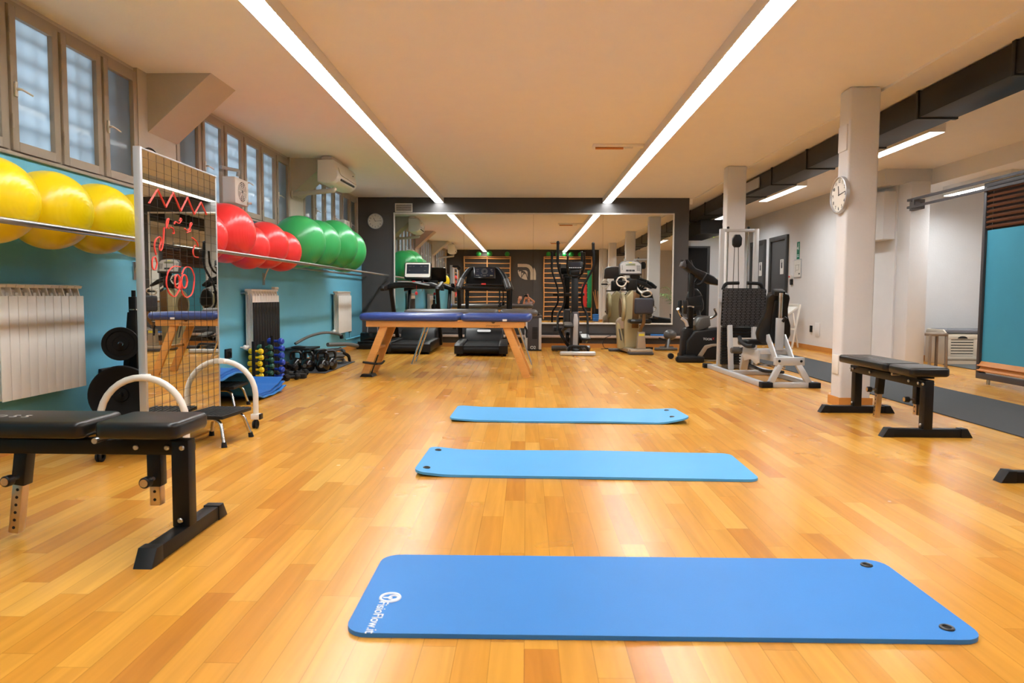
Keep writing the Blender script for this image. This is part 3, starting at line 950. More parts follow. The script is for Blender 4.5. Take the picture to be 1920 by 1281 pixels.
# ================================================================ MOBILE MIRROR
t = thing('mobile_mirror', 'tall wheeled posture mirror with a grid and red marker drawing', 'mirror', (-2.16, 3.87, 0))
Lm, z0, z1 = 0.96, 0.088, 1.77
mp = B().span(-0.012, 0.0, 0.012, Lm - 0.008, z0 + 0.01, z1 - 0.01).obj('mirror_panel', 'mirror_mobile', t)
g = B()
for i in range(1, 11):
    y = 0.012 + i * (Lm - 0.02) / 11
    g.span(0.0, 0.0012, y - 0.0006, y + 0.0006, z0 + 0.012, z1 - 0.012)
nz = 32
for i in range(1, nz):
    z = z0 + i * (z1 - z0) / nz
    g.span(0.0, 0.0012, 0.012, Lm - 0.01, z - 0.0006, z + 0.0006)
g.obj('grid', 'grid_ink', mp)
SCR = [[(3.964, 1.469), (4.06, 1.562), (4.148, 1.469), (4.239, 1.569), (4.328, 1.468), (4.419, 1.565), (4.504, 1.469), (4.602, 1.559), (4.677, 1.487)], [(4.142, 1.343), (4.159, 1.398), (4.181, 1.41), (4.167, 1.374), (4.152, 1.351), (4.177, 1.345)], [(4.192, 1.355), (4.229, 1.355), (4.242, 1.32), (4.22, 1.321)], [(4.245, 1.379), (4.253, 1.398), (4.282, 1.39), (4.305, 1.388), (4.337, 1.414), (4.322, 1.428), (4.306, 1.403)], [(4.373, 1.365), (4.412, 1.35), (4.446, 1.38), (4.472, 1.406), (4.456, 1.412), (4.438, 1.387), (4.453, 1.354), (4.396, 1.341)], [(4.121, 1.348), (4.11, 1.269), (4.094, 1.218), (4.072, 1.202), (4.06, 1.222), (4.089, 1.267), (4.07, 1.29), (4.022, 1.269), (4.004, 1.225), (4.024, 1.178)], [(4.034, 1.129), (4.014, 1.091), (3.991, 1.09), (3.977, 1.111), (3.978, 1.142), (3.995, 1.165), (4.017, 1.166), (4.034, 1.129)], [(4.467, 1.316), (4.533, 1.294), (4.548, 1.264)], [(4.506, 1.269), (4.472, 1.235), (4.486, 1.193), (4.545, 1.193)], [(4.307, 1.12), (4.225, 1.124), (4.15, 1.084), (4.126, 1.018), (4.158, 0.954), (4.23, 0.928), (4.293, 0.984), (4.32, 1.06)], [(4.321, 1.075), (4.362, 1.122), (4.442, 1.125), (4.489, 1.072), (4.477, 1.002), (4.45, 0.947), (4.368, 0.924), (4.315, 0.962), (4.303, 1.022)], [(4.295, 1.029), (4.284, 0.997), (4.26, 0.984), (4.237, 0.997), (4.229, 1.028), (4.24, 1.059), (4.264, 1.073), (4.287, 1.061), (4.295, 1.029)], [(4.389, 1.031), (4.376, 0.998), (4.347, 0.985), (4.32, 0.998), (4.311, 1.029), (4.324, 1.062), (4.352, 1.076), (4.379, 1.063), (4.389, 1.031)]]
b = B()
for i, pl in enumerate(SCR):
    b.tube([(0.002, y - 3.87, z) for y, z in pl], 0.0042 if i in (0, 11, 12) else 0.003, n=6, fil=0.0 if i == 0 else 0.03)
b.obj('marker_drawing', 'red_marker', mp)
B().span(-0.028, 0.012, -0.012, 0.012, z0, z1, bev=0.002).obj('frame_post', 'aluminium', t)
B().span(-0.028, 0.004, Lm - 0.008, Lm, z0, z1, bev=0.002).obj('frame_post', 'aluminium', t)
B().span(-0.028, 0.006, 0, Lm, z1 - 0.01, z1, bev=0.002).obj('top_rail', 'aluminium', t)
B().span(-0.028, 0.004, 0, Lm, z0, z0 + 0.01, bev=0.002).obj('bottom_rail', 'aluminium', t)
B().span(-0.028, -0.013, 0.01, Lm - 0.01, z0 + 0.01, z1 - 0.01).obj('backing', 'black_plastic', t)
for k, y in enumerate((-0.03, Lm + 0.02)):
    r_ = 0.245
    pts = [(r_, y, 0.09), (r_, y, 0.22)] + arc((0, y, 0.235), r_, 0.05, PI - 0.05, 16, 'xz') + [(-r_, y, 0.22), (-r_, y, 0.09)]
    ar = B().tube(pts, 0.019, n=12).obj('arched_foot', 'white_plastic', t)
    B().box((0.01, y + (0.02 if k == 0 else -0.02), 0.48), (0.05, 0.03, 0.035), bev=0.004).obj('clip', 'white_plastic', ar)
    for s in (-1, 1):
        B().box((s * r_, y, 0.085), (0.06, 0.05, 0.04), bev=0.004).obj('socket', 'white_plastic', ar)
        B().box((s * (r_ + 0.035), y, 0.085), (0.012, 0.05, 0.04), bev=0.003).obj('socket_cap', 'black_plastic', ar)
        c = B()
        c.cyl((s * r_ - 0.016, y - 0.01, 0.03), (s * r_ - 0.004, y - 0.01, 0.03), 0.03, n=20, bev=0.003)
        c.cyl((s * r_ + 0.004, y - 0.01, 0.03), (s * r_ + 0.016, y - 0.01, 0.03), 0.03, n=20, bev=0.003)
        c.cyl((s * r_, y, 0.03), (s * r_, y, 0.07), 0.014, n=12).cyl((s * r_ - 0.016, y - 0.01, 0.03), (s * r_ + 0.016, y - 0.01, 0.03), 0.012, n=10)
        c.obj('caster', 'black_rubber', t)
B().span(-0.25, -0.235, -0.03, Lm + 0.02, 0.085, 0.1).obj('cross_bar', 'white_plastic', t)

# ================================================================ STEP STOOLS
def step_stool(loc, rz, lab, h=0.2):
    t = thing('step_stool', lab, 'step stool', loc, rz, 'black topped step stools')
    B().span(-0.14, 0.14, -0.18, 0.18, h - 0.024, h, bev=0.005).obj('platform', 'black_plastic', t)
    b = B()
    for i in range(9):
        x = -0.12 + i * 0.03
        b.span(x - 0.009, x + 0.009, -0.17, 0.17, h - 0.001, h + 0.003, bev=0.001)
    b.obj('tread_ribs', 'black_rubber', t)
    for sx in (-1, 1):
        for sy in (-1, 1):
            lg = B().tube([(0, sy * 0.13, h - 0.034), (sx * 0.10, sy * 0.135, h - 0.034), (sx * 0.138, sy * 0.165, 0.02)], 0.0115, n=12, fil=0.05, seg=6).obj('leg', 'chrome', t)
            B().cyl((sx * 0.137, sy * 0.164, 0.032), (sx * 0.141, sy * 0.168, 0.0), 0.0145, 0.018, n=14).obj('rubber_tip', 'black_rubber', lg)
    return t
st = step_stool((-1.99, 4.40, 0), R(-6), 'black step stool with chrome legs beside the mobile mirror')
dup(st, (-2.52, 5.72, 0), R(4), 'black step stool with chrome legs under the draped blue mats')

# ================================================================ DRAPED BLUE MATS
PROF = [(5.05, 0.40), (5.1, 0.37), (5.2, 0.33), (5.35, 0.315), (5.5, 0.335), (5.62, 0.345), (5.78, 0.33), (5.90, 0.28), (5.99, 0.16), (6.08, 0.085), (6.2, 0.056), (6.4, 0.058), (6.6, 0.09), (6.78, 0.14)]
def prof(s):
    y = PROF[0][0] + s * (PROF[-1][0] - PROF[0][0])
    for (a, za), (b_, zb) in zip(PROF[:-1], PROF[1:]):
        if y <= b_:
            k = (y - a) / (b_ - a); k = k * k * (3 - 2 * k)
            return y, za + (zb - za) * k
    return PROF[-1]
def draped(i, lab, x0, x1, m):
    def fn(u, v):
        y, z = prof(u)
        z = max(0.0135 * (i + 1), z - (2 - i) * (0.0145 + 0.06 * max(0, y - 6.35)))
        return (x0 + (x1 - x0) * v, y, z)
    tag(B().sheet(fn, 70, 8, 0.012).obj('exercise_mat', m, angle=60), lab, 'exercise mat', 'blue mats draped over the step stool')
draped(2, 'top blue mat of the wavy pile beside the dumbbells', -2.98, -2.40, 'mat_deep')
draped(1, 'middle blue mat of the wavy pile beside the dumbbells', -2.98, -2.385, 'mat_deep')
draped(0, 'lowest blue mat of the wavy pile, lighter at its end', -2.98, -2.37, 'mat_blue')
tag(B().span(-2.98, -2.42, 6.66, 6.73, 0.0, 0.018, bev=0.003).obj('foam_block', 'black_rubber'), 'black foam strip under the end of the wavy blue mats', 'foam block')

# ================================================================ WEIGHT PLATE TREE
t = thing('plate_tree', 'black metal plate tree by the blue wall behind the mobile mirror', 'weight rack', (-2.78, 4.78, 0))
B().bar((0.02, 0.05, 0.03), (0.02, 0.05, 0.93), 0.05, 0.05, bev=0.004).obj('post', 'black_metal', t)
B().bar((-0.06, 0.02, 0.03), (0.0, 0.06, 0.82), 0.045, 0.045, bev=0.004).obj('brace', 'black_metal', t)
B().bar((0.03, 0.16, 0.03), (0.03, 0.06, 0.82), 0.045, 0.045, bev=0.004).obj('brace', 'black_metal', t)
B().cyl((0.02, 0.05, 0.8), (0.02, 0.05, 0.975), 0.014, n=12).obj('spindle', 'black_metal', t)
c = B().torus((0.02, 0.05, 0.84), 0.028, 0.004, n=18, k=6)
c.tube([(0.05, 0.05, 0.84), (0.09, 0.03, 0.85)], 0.004, n=6).tube([(0.05, 0.06, 0.84), (0.09, 0.07, 0.85)], 0.004, n=6)
c.obj('spring_collar', 'steel', t)
B().span(-0.2, 0.22, -0.16, -0.1, 0.0, 0.05, bev=0.004).obj('foot_bar', 'black_metal', t)
B().span(-0.2, 0.22, 0.18, 0.24, 0.0, 0.05, bev=0.004).obj('foot_bar', 'black_metal', t)
B().span(-0.02, 0.05, -0.12, 0.2, 0.0, 0.05, bev=0.004).obj('foot_bar', 'black_metal', t)
PL = [((-2.785, 4.70, 0.608), 0.115, 0.03, (0.55, -1, 0.0), 0.13, 0.12, 'small black iron plate hung high on the tree'),
      ((-2.77, 4.67, 0.262), 0.2, 0.035, (0.42, -1, 0.0), 0.1, 0.1, 'large black iron plate, front one low on the tree'),
      ((-2.655, 4.96, 0.212), 0.16, 0.035, (1, -0.15, 0), 0.08, 0.17, 'large black iron plate, inner one of the pair behind the arch'),
      ((-2.6056, 4.9526, 0.212), 0.16, 0.035, (1, -0.15, 0), 0, 0, 'large black iron plate, outer one of the pair behind the arch')]
for (loc, r, th, dv, t0, t1, lab) in PL:
    q = Vector((0, 0, 1)).rotation_difference(Vector(dv).normalized())
    o = B().lathe([(0.016, 0), (0.045, 0), (0.05, th * 0.35), (r * 0.72, th * 0.35), (r * 0.78, th * 0.05), (r * 0.97, 0), (r, th * 0.25), (r, th * 0.8), (r * 0.97, th), (r * 0.78, th * 0.95), (r * 0.72, th * 0.7), (0.05, th * 0.7), (0.045, th), (0.016, th), (0.016, 0)], 40).obj('weight_plate', 'cast_iron')
    o.location = loc; o.rotation_mode = 'QUATERNION'; o.rotation_quaternion = q
    tag(o, lab, 'weight plate', 'weight plates on the tree')
    if t1:
        c_ = Vector(loc) - Vector((-2.78, 4.78, 0)); d_ = Vector(dv).normalized()
        B().cyl(c_ - d_ * t0, c_ + d_ * t1, 0.013, n=14).obj('peg', 'black_metal', t)

# ================================================================ RADIATORS
def radiator(y0, n, lab, cover=False, z0=0.345, z1=1.01, side=0.08):
    t = thing('radiator', lab, 'radiator', (XL, y0, z0), 0, 'white aluminium radiators on the blue wall')
    H = z1 - z0
    b = B()
    for i in range(n):
        a = i * side
        b.span(0.112, 0.12, a + 0.0028, a + side - 0.0028, 0, H - 0.07, bev=0.002)
        b.prism([(0.028, 0.0), (0.116, 0.0), (0.116, H - 0.07), (0.10, H - 0.012), (0.06, H), (0.028, H)], 0.008, 'xz', off=a + side / 2)
        for x in (0.045, 0.07, 0.092):
            b.span(x, x + 0.004, a + 0.01, a + side - 0.01, 0.015, H - 0.05)
        b.prism([(0.03, H - 0.022), (0.105, H - 0.022), (0.112, H - 0.006), (0.09, H), (0.04, H)], side - 0.004, 'xz', off=a + side / 2)
        b.cyl((0.055, a, 0.04), (0.055, a + side, 0.04), 0.02, n=10).cyl((0.055, a, H - 0.045), (0.055, a + side, H - 0.045), 0.02, n=10)
    b.obj('sections', 'radiator_white', t, angle=30)
    v = B().cyl((0.055, -0.03, H - 0.045), (0.055, 0.0, H - 0.045), 0.016, n=12).cyl((0.055, -0.025, H - 0.045), (0.003, -0.025, H - 0.045), 0.009, n=10)
    v.obj('upper_valve', 'steel', t)
    v = B().cyl((0.055, -0.055, 0.04), (0.055, 0.0, 0.04), 0.02, n=12).sph((0.055, -0.06, 0.04), 0.026).cyl((0.055, -0.05, 0.04), (0.003, -0.05, 0.04), 0.009, n=10)
    v.obj('lower_valve', 'white_plastic', t)
    if n == 10 and cover is not None:
        B().box((0.075, n * side + 0.0, H + 0.016), (0.05, 0.13, 0.03), bev=0.012).obj('humidifier', 'cream_plastic', t) if cover else None
    if cover:
        b = B()
        for i in range(n):
            a = i * side
            b.span(0.1205, 0.127, a + 0.004, a + side - 0.004, -0.34, H - 0.145, bev=0.003)
        b.span(0.1203, 0.1225, 0.0, n * side, -0.34, H - 0.145)
        c = b.obj('dark_cover', 'black_plastic', t); c['label'] = 'black ribbed cover over the front'
    return t
radiator(3.80, 10, 'white ribbed radiator on the blue wall beside the near weight bench', None, 0.338, 1.005, 0.0745)
radiator(7.38, 10, 'white radiator with a black ribbed front behind the dumbbells', True)
radiator(10.80, 10, 'white radiator on the blue wall near the dark mirror wall', None)
for (y, z, lab) in ((4.93, 0.364, 'black outlet box low on the blue wall above the plates'), (7.0, 0.345, 'black outlet box on the blue wall beside the wavy mats'), (11.9, 0.36, 'black outlet box near the corner under the far radiator')):
    t = thing('wall_outlet', lab, 'outlet', (XL + 0.012, y, z), 0, 'black outlet boxes on the blue wall')
    B().box((0, 0, 0), (0.024, 0.13, 0.1), bev=0.004).obj('box', 'black_plastic', t)
    B().box((0.014, 0, 0), (0.006, 0.09, 0.05), bev=0.002).obj('insert', 'gloss_black', t)
t = thing('wall_pipe', 'thin blue painted pipe along the foot of the blue wall near the corner', 'pipe', (XL + 0.012, 11.6, 0.2))
B().tube([(0, 0, 0), (0, 1.15, 0)], 0.012, n=10).tube([(0, 0.3, 0), (0, 0.3, 0.12)], 0.008, n=8).obj('pipe', 'blue_paint', t)

# ================================================================ BALL RACK AND BALLS
XR = -2.55
t = thing('ball_rail', 'long steel tube rail holding the row of exercise balls', 'ball rack', (0, 0, 0))
B().tube([(XR, 1.2, 1.305), (XR, 12.84, 1.312)], 0.017, n=14).obj('front_tube', 'steel', t)
B().tube([(-2.98, 1.2, 1.30), (-2.98, 12.84, 1.30)], 0.015, n=12).obj('wall_tube', 'steel', t)
for y in (2.0, 5.36, 8.01):
    br = B().tube([(-3.045, y, 1.12), (-2.98, y, 1.28), (-2.7, y, 1.292), (XR, y, 1.30)], 0.009, n=8, fil=0.06).obj('bracket', 'steel', t)
    B().span(-3.049, -3.04, y - 0.03, y + 0.03, 1.06, 1.2).obj('mount_plate', 'steel', br)
def ball(y, r, kind, lab, dx=0.0, dz=0.0):
    xc = max(-2.76 + dx, -3.043 + r)
    h = ((r + 0.0195) ** 2 - (xc - XR) ** 2) ** 0.5
    zc = 1.3035 + (y - 1.2) * 0.0006 + h
    b = B().sph((0, 0, 0), r, (1, 1, 1), 48, 32)
    o = b.obj('exercise_ball', 'ball_' + kind, None, (xc, y, zc), (random.uniform(-0.3, 0.3), random.uniform(-.2, .2), 0), angle=180)
    o.rotation_euler = (0, 0, 0)
    tag(o, lab, 'exercise ball', kind + ' exercise balls on the rail')
for i, y in enumerate((2.66, 3.11, 3.56, 4.01, 4.47, 4.93)):
    lab = ['yellow exercise ball seen only in the mirror, end of the yellow row', 'yellow exercise ball beyond the frame, next to the cut-off ball', 'yellow exercise ball cut off by the edge of the frame', 'whole yellow exercise ball with the largest outline in the row', 'yellow exercise ball two places before the mobile mirror', 'yellow exercise ball half hidden by the edge of the mobile mirror'][i]
    ball(y - 0.02, 0.2245, 'yellow', lab)
for (y, r, dx, lab) in ((5.83, 0.228, 0, 'red exercise ball cut by the mobile mirror'), (6.335, 0.272, 0, 'largest red exercise ball, under the white box fan'), (6.83, 0.218, 0.0, 'small red exercise ball between two bigger red ones'), (7.30, 0.246, 0, 'red exercise ball, second from the green balls'), (7.78, 0.228, 0, 'red exercise ball touching the first green ball')):
    ball(y, r, 'red', lab, dx)
for (y, r, dx, lab) in ((8.33, 0.312, 0.0, 'green exercise ball touching the red balls'), (8.97, 0.318, 0.0, 'green exercise ball, second from the red balls'), (9.66, 0.345, 0.0, 'biggest green exercise ball, third from the red balls'), (10.35, 0.325, 0, 'green exercise ball at the end of the row by the dark wall')):
    ball(y, r, 'green', lab, dx + 0.02)

# ================================================================ ON THE LEFT WALL, HIGH UP
t = thing('wall_disc', 'round convex mirror on the cream pier above the mobile mirror', 'convex mirror', (-3.1, 5.70, 1.97))
B().lathe([(0.17, 0), (0.175, 0.02), (0.165, 0.028)], 36, xf((0, 0, 0), (0, R(90), 0))).obj('rim', 'black_plastic', t)
B().lathe([(0.165, 0.022), (0.12, 0.045), (0.06, 0.058), (0, 0.062)], 36, xf((0, 0, 0), (0, R(90), 0))).obj('lens', 'mirror_mobile', t)
tag(B().span(-3.1, -3.045, 5.84, 5.98, 1.79, 2.1, bev=0.004).obj('junction_box', 'cream_paint'), 'small cream casing on the pier beside the round mirror', 'junction box')
def box_fan(y, z, lab, s=1.0):
    t = thing('ventilation_fan', lab, 'fan', (-3.085, y, z), 0, 'white box fans set in the windows')
    B().box((0.0, 0, 0), (0.22 * s, 0.34 * s, 0.27 * s), bev=0.012).obj('housing', 'white_plastic', t)
    f = B()
    for k in range(5):
        f.torus((0.112 * s, 0, 0), 0.025 * s + 0.02 * s * k, 0.004, 'x', n=24, k=6)
    for k in range(8):
        a = k * PI / 4
        f.tube([(0.113 * s, 0.02 * s * math.cos(a), 0.02 * s * math.sin(a)), (0.113 * s, 0.105 * s * math.cos(a), 0.105 * s * math.sin(a))], 0.004, n=6)
    f.obj('grille', 'white_plastic', t)
    B().cyl((0.108 * s, 0, 0), (0.111 * s, 0, 0), 0.105 * s, n=32).obj('opening', 'black_plastic', t)
    B().tube([(0.115 * s, 0.13 * s, -0.1 * s), (0.15 * s, 0.15 * s, -0.1 * s)], 0.012, n=8).obj('knob', 'white_plastic', t)
box_fan(7.27, 2.02, 'white box fan in the window above the big red ball')
box_fan(11.6, 2.07, 'white box fan in the window behind the last green balls', 0.9)
t = thing('flue_pipe', 'short bent metal pipe at the window above the box fan', 'pipe', (-3.1, 7.1, 2.22))
B().tube([(0.02, -0.1, 0.01), (0.05, 0.1, 0.02), (0.07, 0.22, 0.03), (0.06, 0.22, -0.03)], 0.018, n=10, fil=0.04).obj('pipe', 'grey_frame', t)

def air_conditioner(loc, rz, lab):
    t = thing('air_conditioner', lab, 'air conditioner', loc, rz, 'white air conditioners hung from the ceiling')
    # local: x along the length, y = -front
    prof = [(0.12, 0.30), (0.12, 0.02), (0.05, 0.0), (-0.05, 0.0), (-0.13, 0.05), (-0.15, 0.10), (-0.13, 0.26), (-0.09, 0.30)]
    B().prism(prof, 0.88, 'yz', off=0.44, bev=0.012, seg=3).obj('body', 'white_plastic', t)
    B().box((0.44, -0.10, 0.036), (0.62, 0.05, 0.012), rot=(R(-32), 0, 0), bev=0.003).obj('flap', 'cream_plastic', t)
    B().box((0.46, -0.141, 0.068), (0.60, 0.02, 0.022), rot=(R(-30), 0, 0)).obj('outlet_slot', 'ink', t)
    B().tube([(0.03, -0.147, 0.20), (0.10, -0.153, 0.12), (0.85, -0.153, 0.105)], 0.004, n=6, fil=0.06).obj('chrome_line', 'chrome', t)
    B().box((0.7, -0.148, 0.2), (0.02, 0.008, 0.014)).obj('badge', 'ink', t)
    B().span(0.05, 0.5, -0.06, 0.08, 0.30, 0.352, bev=0.01).obj('ceiling_bracket', 'cream_plastic', t)
    B().span(0.48, 0.9, -0.03, 0.1, 0.305, 0.352, bev=0.01).obj('ceiling_bracket', 'cream_plastic', t)
    return t
ac = air_conditioner((-2.585, 9.0, 2.392), R(88), 'white wall type air conditioner hung below the ceiling by the windows')
dup(ac, (-2.585, 1.2, 2.392), R(88), 'white air conditioner seen only in the mirror, farther from the green balls')
def conduit(y, lab):
    t = thing('pipe_cover', lab, 'pipe cover', (-3.11, y, 2.24), 0, 'cream pipe covers to the air conditioners')
    B().tube([(0.0, 0, 0.04), (0.25, 0.0, 0.06), (0.56, 0.0, 0.09), (0.56, 0.02, 0.112)], 0.032, n=12, fil=0.06).obj('pipe_sleeve', 'cream_paint', t)
    B().cyl((0, 0, 0.035), (0.02, 0, 0.035), 0.06, n=18, bev=0.008).obj('wall_flange', 'cream_paint', t)
conduit(9.22, 'cream pipe cover running from the pier to the air conditioner')
conduit(1.3, 'cream pipe cover seen only in the mirror, to the other air conditioner')

# ================================================================ DUMBBELLS, KETTLEBELLS, ROPES
t = thing('dumbbell_tree', 'black post stand holding the yellow, green and blue dumbbells', 'dumbbell rack', (-2.79, 7.08, 0))
for i, (y, h) in enumerate(((-0.03, 0.47), (0.24, 0.46), (0.5, 0.5))):
    p = B().span(-0.016, 0.016, y - 0.03, y - 0.012, 0.0, h, bev=0.002).obj('post', 'black_metal', t)
    for k in range(6):
        z = (0.035 + k * 0.064, 0.035 + k * 0.068, 0.035 + k * 0.078)[i]
        B().tube([(0, y - 0.013, z - 0.014), (0, y + 0.035, z - 0.027), (0, y + 0.062, z - 0.006)], 0.005, n=6, fil=0.012).obj('hook', 'black_metal', p)
B().span(-0.1, 0.1, -0.06, 0.55, 0.0, 0.012, bev=0.003).obj('base', 'black_metal', t)
def dumbbell(name, col, s, lab, grp):
    t = thing(name, lab, 'dumbbell', (0, 0, 0), 0, grp)
    L, r = 0.155 * s, 0.029 * s
    B().cyl((-L / 2 + 0.02, 0, 0), (L / 2 - 0.02, 0, 0), 0.0125 * s, n=12).obj('handle', col, t)
    for sg in (-1, 1):
        hd = B().lathe([(0, 0), (r * 0.75, 0.002), (r, 0.012 * s), (r, 0.036 * s), (r * 0.75, 0.046 * s), (0, 0.048 * s)], 8, xf((sg * (L / 2 - 0.0) - (0 if sg > 0 else 0), 0, 0), (0, R(-90 * sg), 0)))
        hd.obj('head', col, t, angle=30)
    return t
ord6 = ['lowest', 'second lowest', 'third from the floor', 'fourth from the floor', 'second highest', 'topmost']
for col, cm, y, dz, s in (('yellow', 'vinyl_yellow', 7.085, 0.064, 0.98), ('green', 'vinyl_green', 7.355, 0.068, 1.08), ('blue', 'vinyl_blue', 7.615, 0.078, 1.22)):
    d0 = None
    for k in range(6):
        lab = '%s %s dumbbell on the black post stand' % (ord6[k], {'yellow': 'small yellow', 'green': 'dark green', 'blue': 'royal blue'}[col])
        p = (-2.79 + random.uniform(-.008, .008) + (0.02 if col == 'blue' else 0), y, 0.045 + k * dz)
        rz = R(random.uniform(-7, 7) + (-14 if col == 'blue' else 0))
        if d0 is None:
            d0 = dumbbell('dumbbell', cm, s, lab, col + ' dumbbells on the stand')
            d0.location = p; d0.rotation_euler = (0, 0, rz)
        else:
            dup(d0, p, rz, lab)
h0 = dumbbell('hex_dumbbell', 'black_rubber', 1.35, 'black hex dumbbell lying across another beside the blue dumbbells', 'black dumbbells on the floor')
h0.location = (-2.72, 7.93, 0.128); h0.rotation_euler = (0, R(8), R(-28))
for (x, y, z, rz, lab) in ((-2.595, 7.60, 0.041, 62, 'black hex dumbbell standing end-on beside the rubber block'), (-2.80, 7.87, 0.041, 70, 'black hex dumbbell on the floor under the raised one'), (-2.62, 8.0, 0.041, 66, 'black hex dumbbell on the floor behind the rubber block')):
    dup(h0, (x, y, z), R(rz), lab)
tag(B().span(-2.70, -2.5, 7.755, 7.84, 0, 0.055, bev=0.005).obj('foam_block', 'black_rubber'), 'black rubber block lying on the parquet beside the dumbbells', 'foam block')
tag(B().prism([(-3.02, 8.3), (-2.42, 8.3), (-2.42, 9.75), (-3.02, 9.75)], 0.012, 'xy', off=0.0065, bev=0.003).obj('floor_mat', 'rubber_floor'), 'grey rubber mat under the kettlebells', 'mat')
t = thing('utility_stand', 'low black two-tier stand behind the kettlebells', 'stand', (-2.92, 8.76, 0.013))
B().span(-0.14, 0.2, -0.12, 0.34, 0.235, 0.262, bev=0.006).obj('top_shelf', 'black_plastic', t)
B().span(-0.12, 0.2, -0.1, 0.3, 0.0, 0.05, bev=0.006).obj('base_shelf', 'black_plastic', t)
for (x, y) in ((-0.02, -0.06), (0.13, -0.06), (0.13, 0.25), (-0.02, 0.25)):
    B().span(x - 0.014, x + 0.014, y - 0.02, y + 0.02, 0.05, 0.236).obj('upright', 'black_metal', t)
tag(B().lathe([(0, 0), (0.085, 0.0), (0.095, 0.012), (0.07, 0.022), (0.03, 0.028), (0, 0.028)], 28, xf((0, 0, 0))).obj('weight_plate', 'cast_iron', None, (-2.89, 8.73, 0.2755)), 'black disc lying on top of the low two-tier stand', 'weight plate')
def kettlebell(loc, rz, lab, s=1.0):
    t = thing('kettlebell', lab, 'kettlebell', loc, rz, 'black kettlebells on the rubber mat')
    B().lathe([(0, 0), (0.05 * s, 0), (0.075 * s, 0.025 * s), (0.084 * s, 0.07 * s), (0.072 * s, 0.115 * s), (0.04 * s, 0.145 * s), (0, 0.152 * s)], 28).obj('body', 'gloss_black', t)
    B().tube([(-0.05 * s, 0, 0.115 * s), (-0.066 * s, 0, 0.165 * s), (-0.052 * s, 0, 0.222 * s), (0.052 * s, 0, 0.222 * s), (0.066 * s, 0, 0.165 * s), (0.05 * s, 0, 0.115 * s)], 0.0155 * s, n=12, fil=0.03, seg=5).obj('handle', 'gloss_black', t)
    B().cyl((0.0, -0.086 * s, 0.07 * s), (0.0, -0.079 * s, 0.07 * s), 0.022 * s, n=16).obj('weight_mark', 'rope_grey', t)
    return t
kb = kettlebell((-2.86, 8.53, 0.0125), R(15), 'black kettlebell nearest the dumbbells at the end of the cluster', 1.05)
dup(kb, (-2.68, 8.45, 0.0125), R(-10), 'black kettlebell standing in front of the cluster, second from the dumbbells')
dup(kb, (-2.605, 8.81, 0.0125), R(40), 'black kettlebell in the middle, set back from the others')
dup(kb, (-2.50, 8.45, 0.0125), R(5), 'black kettlebell at the front corner of the rubber mat')
dup(kb, (-2.465, 8.66, 0.0125), R(30), 'black kettlebell at the edge of the mat beside the ropes')
t = thing('battle_rope', 'coiled thick grey rope lying on the rubber mat', 'rope', (-2.72, 9.4, 0.013))
pts = []
for k in range(90):
    a = k * 0.28
    r_ = 0.2 + 0.012 * math.sin(a * 1.7)
    pts.append((r_ * 1.1 * math.cos(a), r_ * math.sin(a) * 1.15, 0.025 + 0.008 * k / 4 + 0.012 * math.sin(a * 2.3)))
B().tube(pts, 0.021, n=8).obj('coil', 'rope_grey', t)
B().tube([(0.1, -0.3, 0.28), (0.28, 0.05, 0.265), (0.34, 0.32, 0.22)], 0.028, n=10, fil=0.2, seg=6).obj('rope_end', 'rope_grey', t)
B().tube([(0.22, -0.05, 0.16), (0.27, 0.12, 0.1), (0.26, 0.2, 0.025)], 0.022, n=10, fil=0.1, seg=6).obj('rope_end', 'black_rubber', t)
t = thing('suspension_hoop', 'grey padded hoop arching over the kettlebells', 'hoop', (-2.82, 9.0, 0.30))
B().tube([(-0.1, -0.3, 0.03), (0.02, -0.12, 0.12), (0.16, 0.1, 0.16), (0.28, 0.3, 0.13), (0.31, 0.36, 0.10)], 0.018, n=10, fil=0.14, seg=6).obj('hoop', 'rope_grey', t)
B().tube([(0.31, 0.36, 0.11), (0.315, 0.37, 0.06)], 0.024, n=10).obj('end_cap', 'black_rubber', t)
t = thing('aerobic_stepper', 'squat black stepper machine in the corner by the blue wall', 'stepper', (-2.78, 12.3, 0))
B().prism([(-0.2, 0.0), (0.2, 0.0), (0.22, 0.05), (0.19, 0.1), (-0.2, 0.1)], 0.4, 'xz', off=0, bev=0.01).obj('base', 'black_plastic', t)
B().span(-0.16, 0.2, -0.1, 0.2, 0.1, 0.29, bev=0.03).obj('housing', 'gloss_black', t)
B().tube([(-0.06, 0.05, 0.28), (-0.05, 0.05, 0.42), (0.12, 0.05, 0.42), (0.13, 0.05, 0.28)], 0.008, n=8, fil=0.02).obj('carry_frame', 'grey_frame', t)
B().tube([(-0.18, -0.14, 0.11), (0.0, -0.19, 0.14), (0.18, -0.14, 0.11)], 0.02, n=8, fil=0.08).obj('bumper', 'black_rubber', t)

# ================================================================ DARK WALL: MIRROR, CLOCK, VENT
t = thing('wall_mirror', 'wide four-panel wall mirror in a thin white frame on the dark wall', 'mirror', (-2.45, YB, 0.435))
Wm, Hm = 5.15, 2.035
for k in range(4):
    a = 0.022 + k * (Wm - 0.044) / 4
    B().span(a + 0.0012, a + (Wm - 0.044) / 4 - 0.0012, -0.018, -0.006, 0.024, Hm - 0.024).obj('mirror_panel', 'mirror', t)
B().span(0, Wm, -0.034, -0.001, Hm - 0.028, Hm, bev=0.003).obj('top_frame', 'white_plastic', t)
B().span(0, Wm, -0.034, -0.001, 0, 0.028, bev=0.003).obj('bottom_frame', 'white_plastic', t)
B().span(0, 0.024, -0.034, -0.001, 0, Hm, bev=0.003).obj('side_frame', 'white_plastic', t)
B().span(Wm - 0.024, Wm, -0.034, -0.001, 0, Hm, bev=0.003).obj('side_frame', 'white_plastic', t)

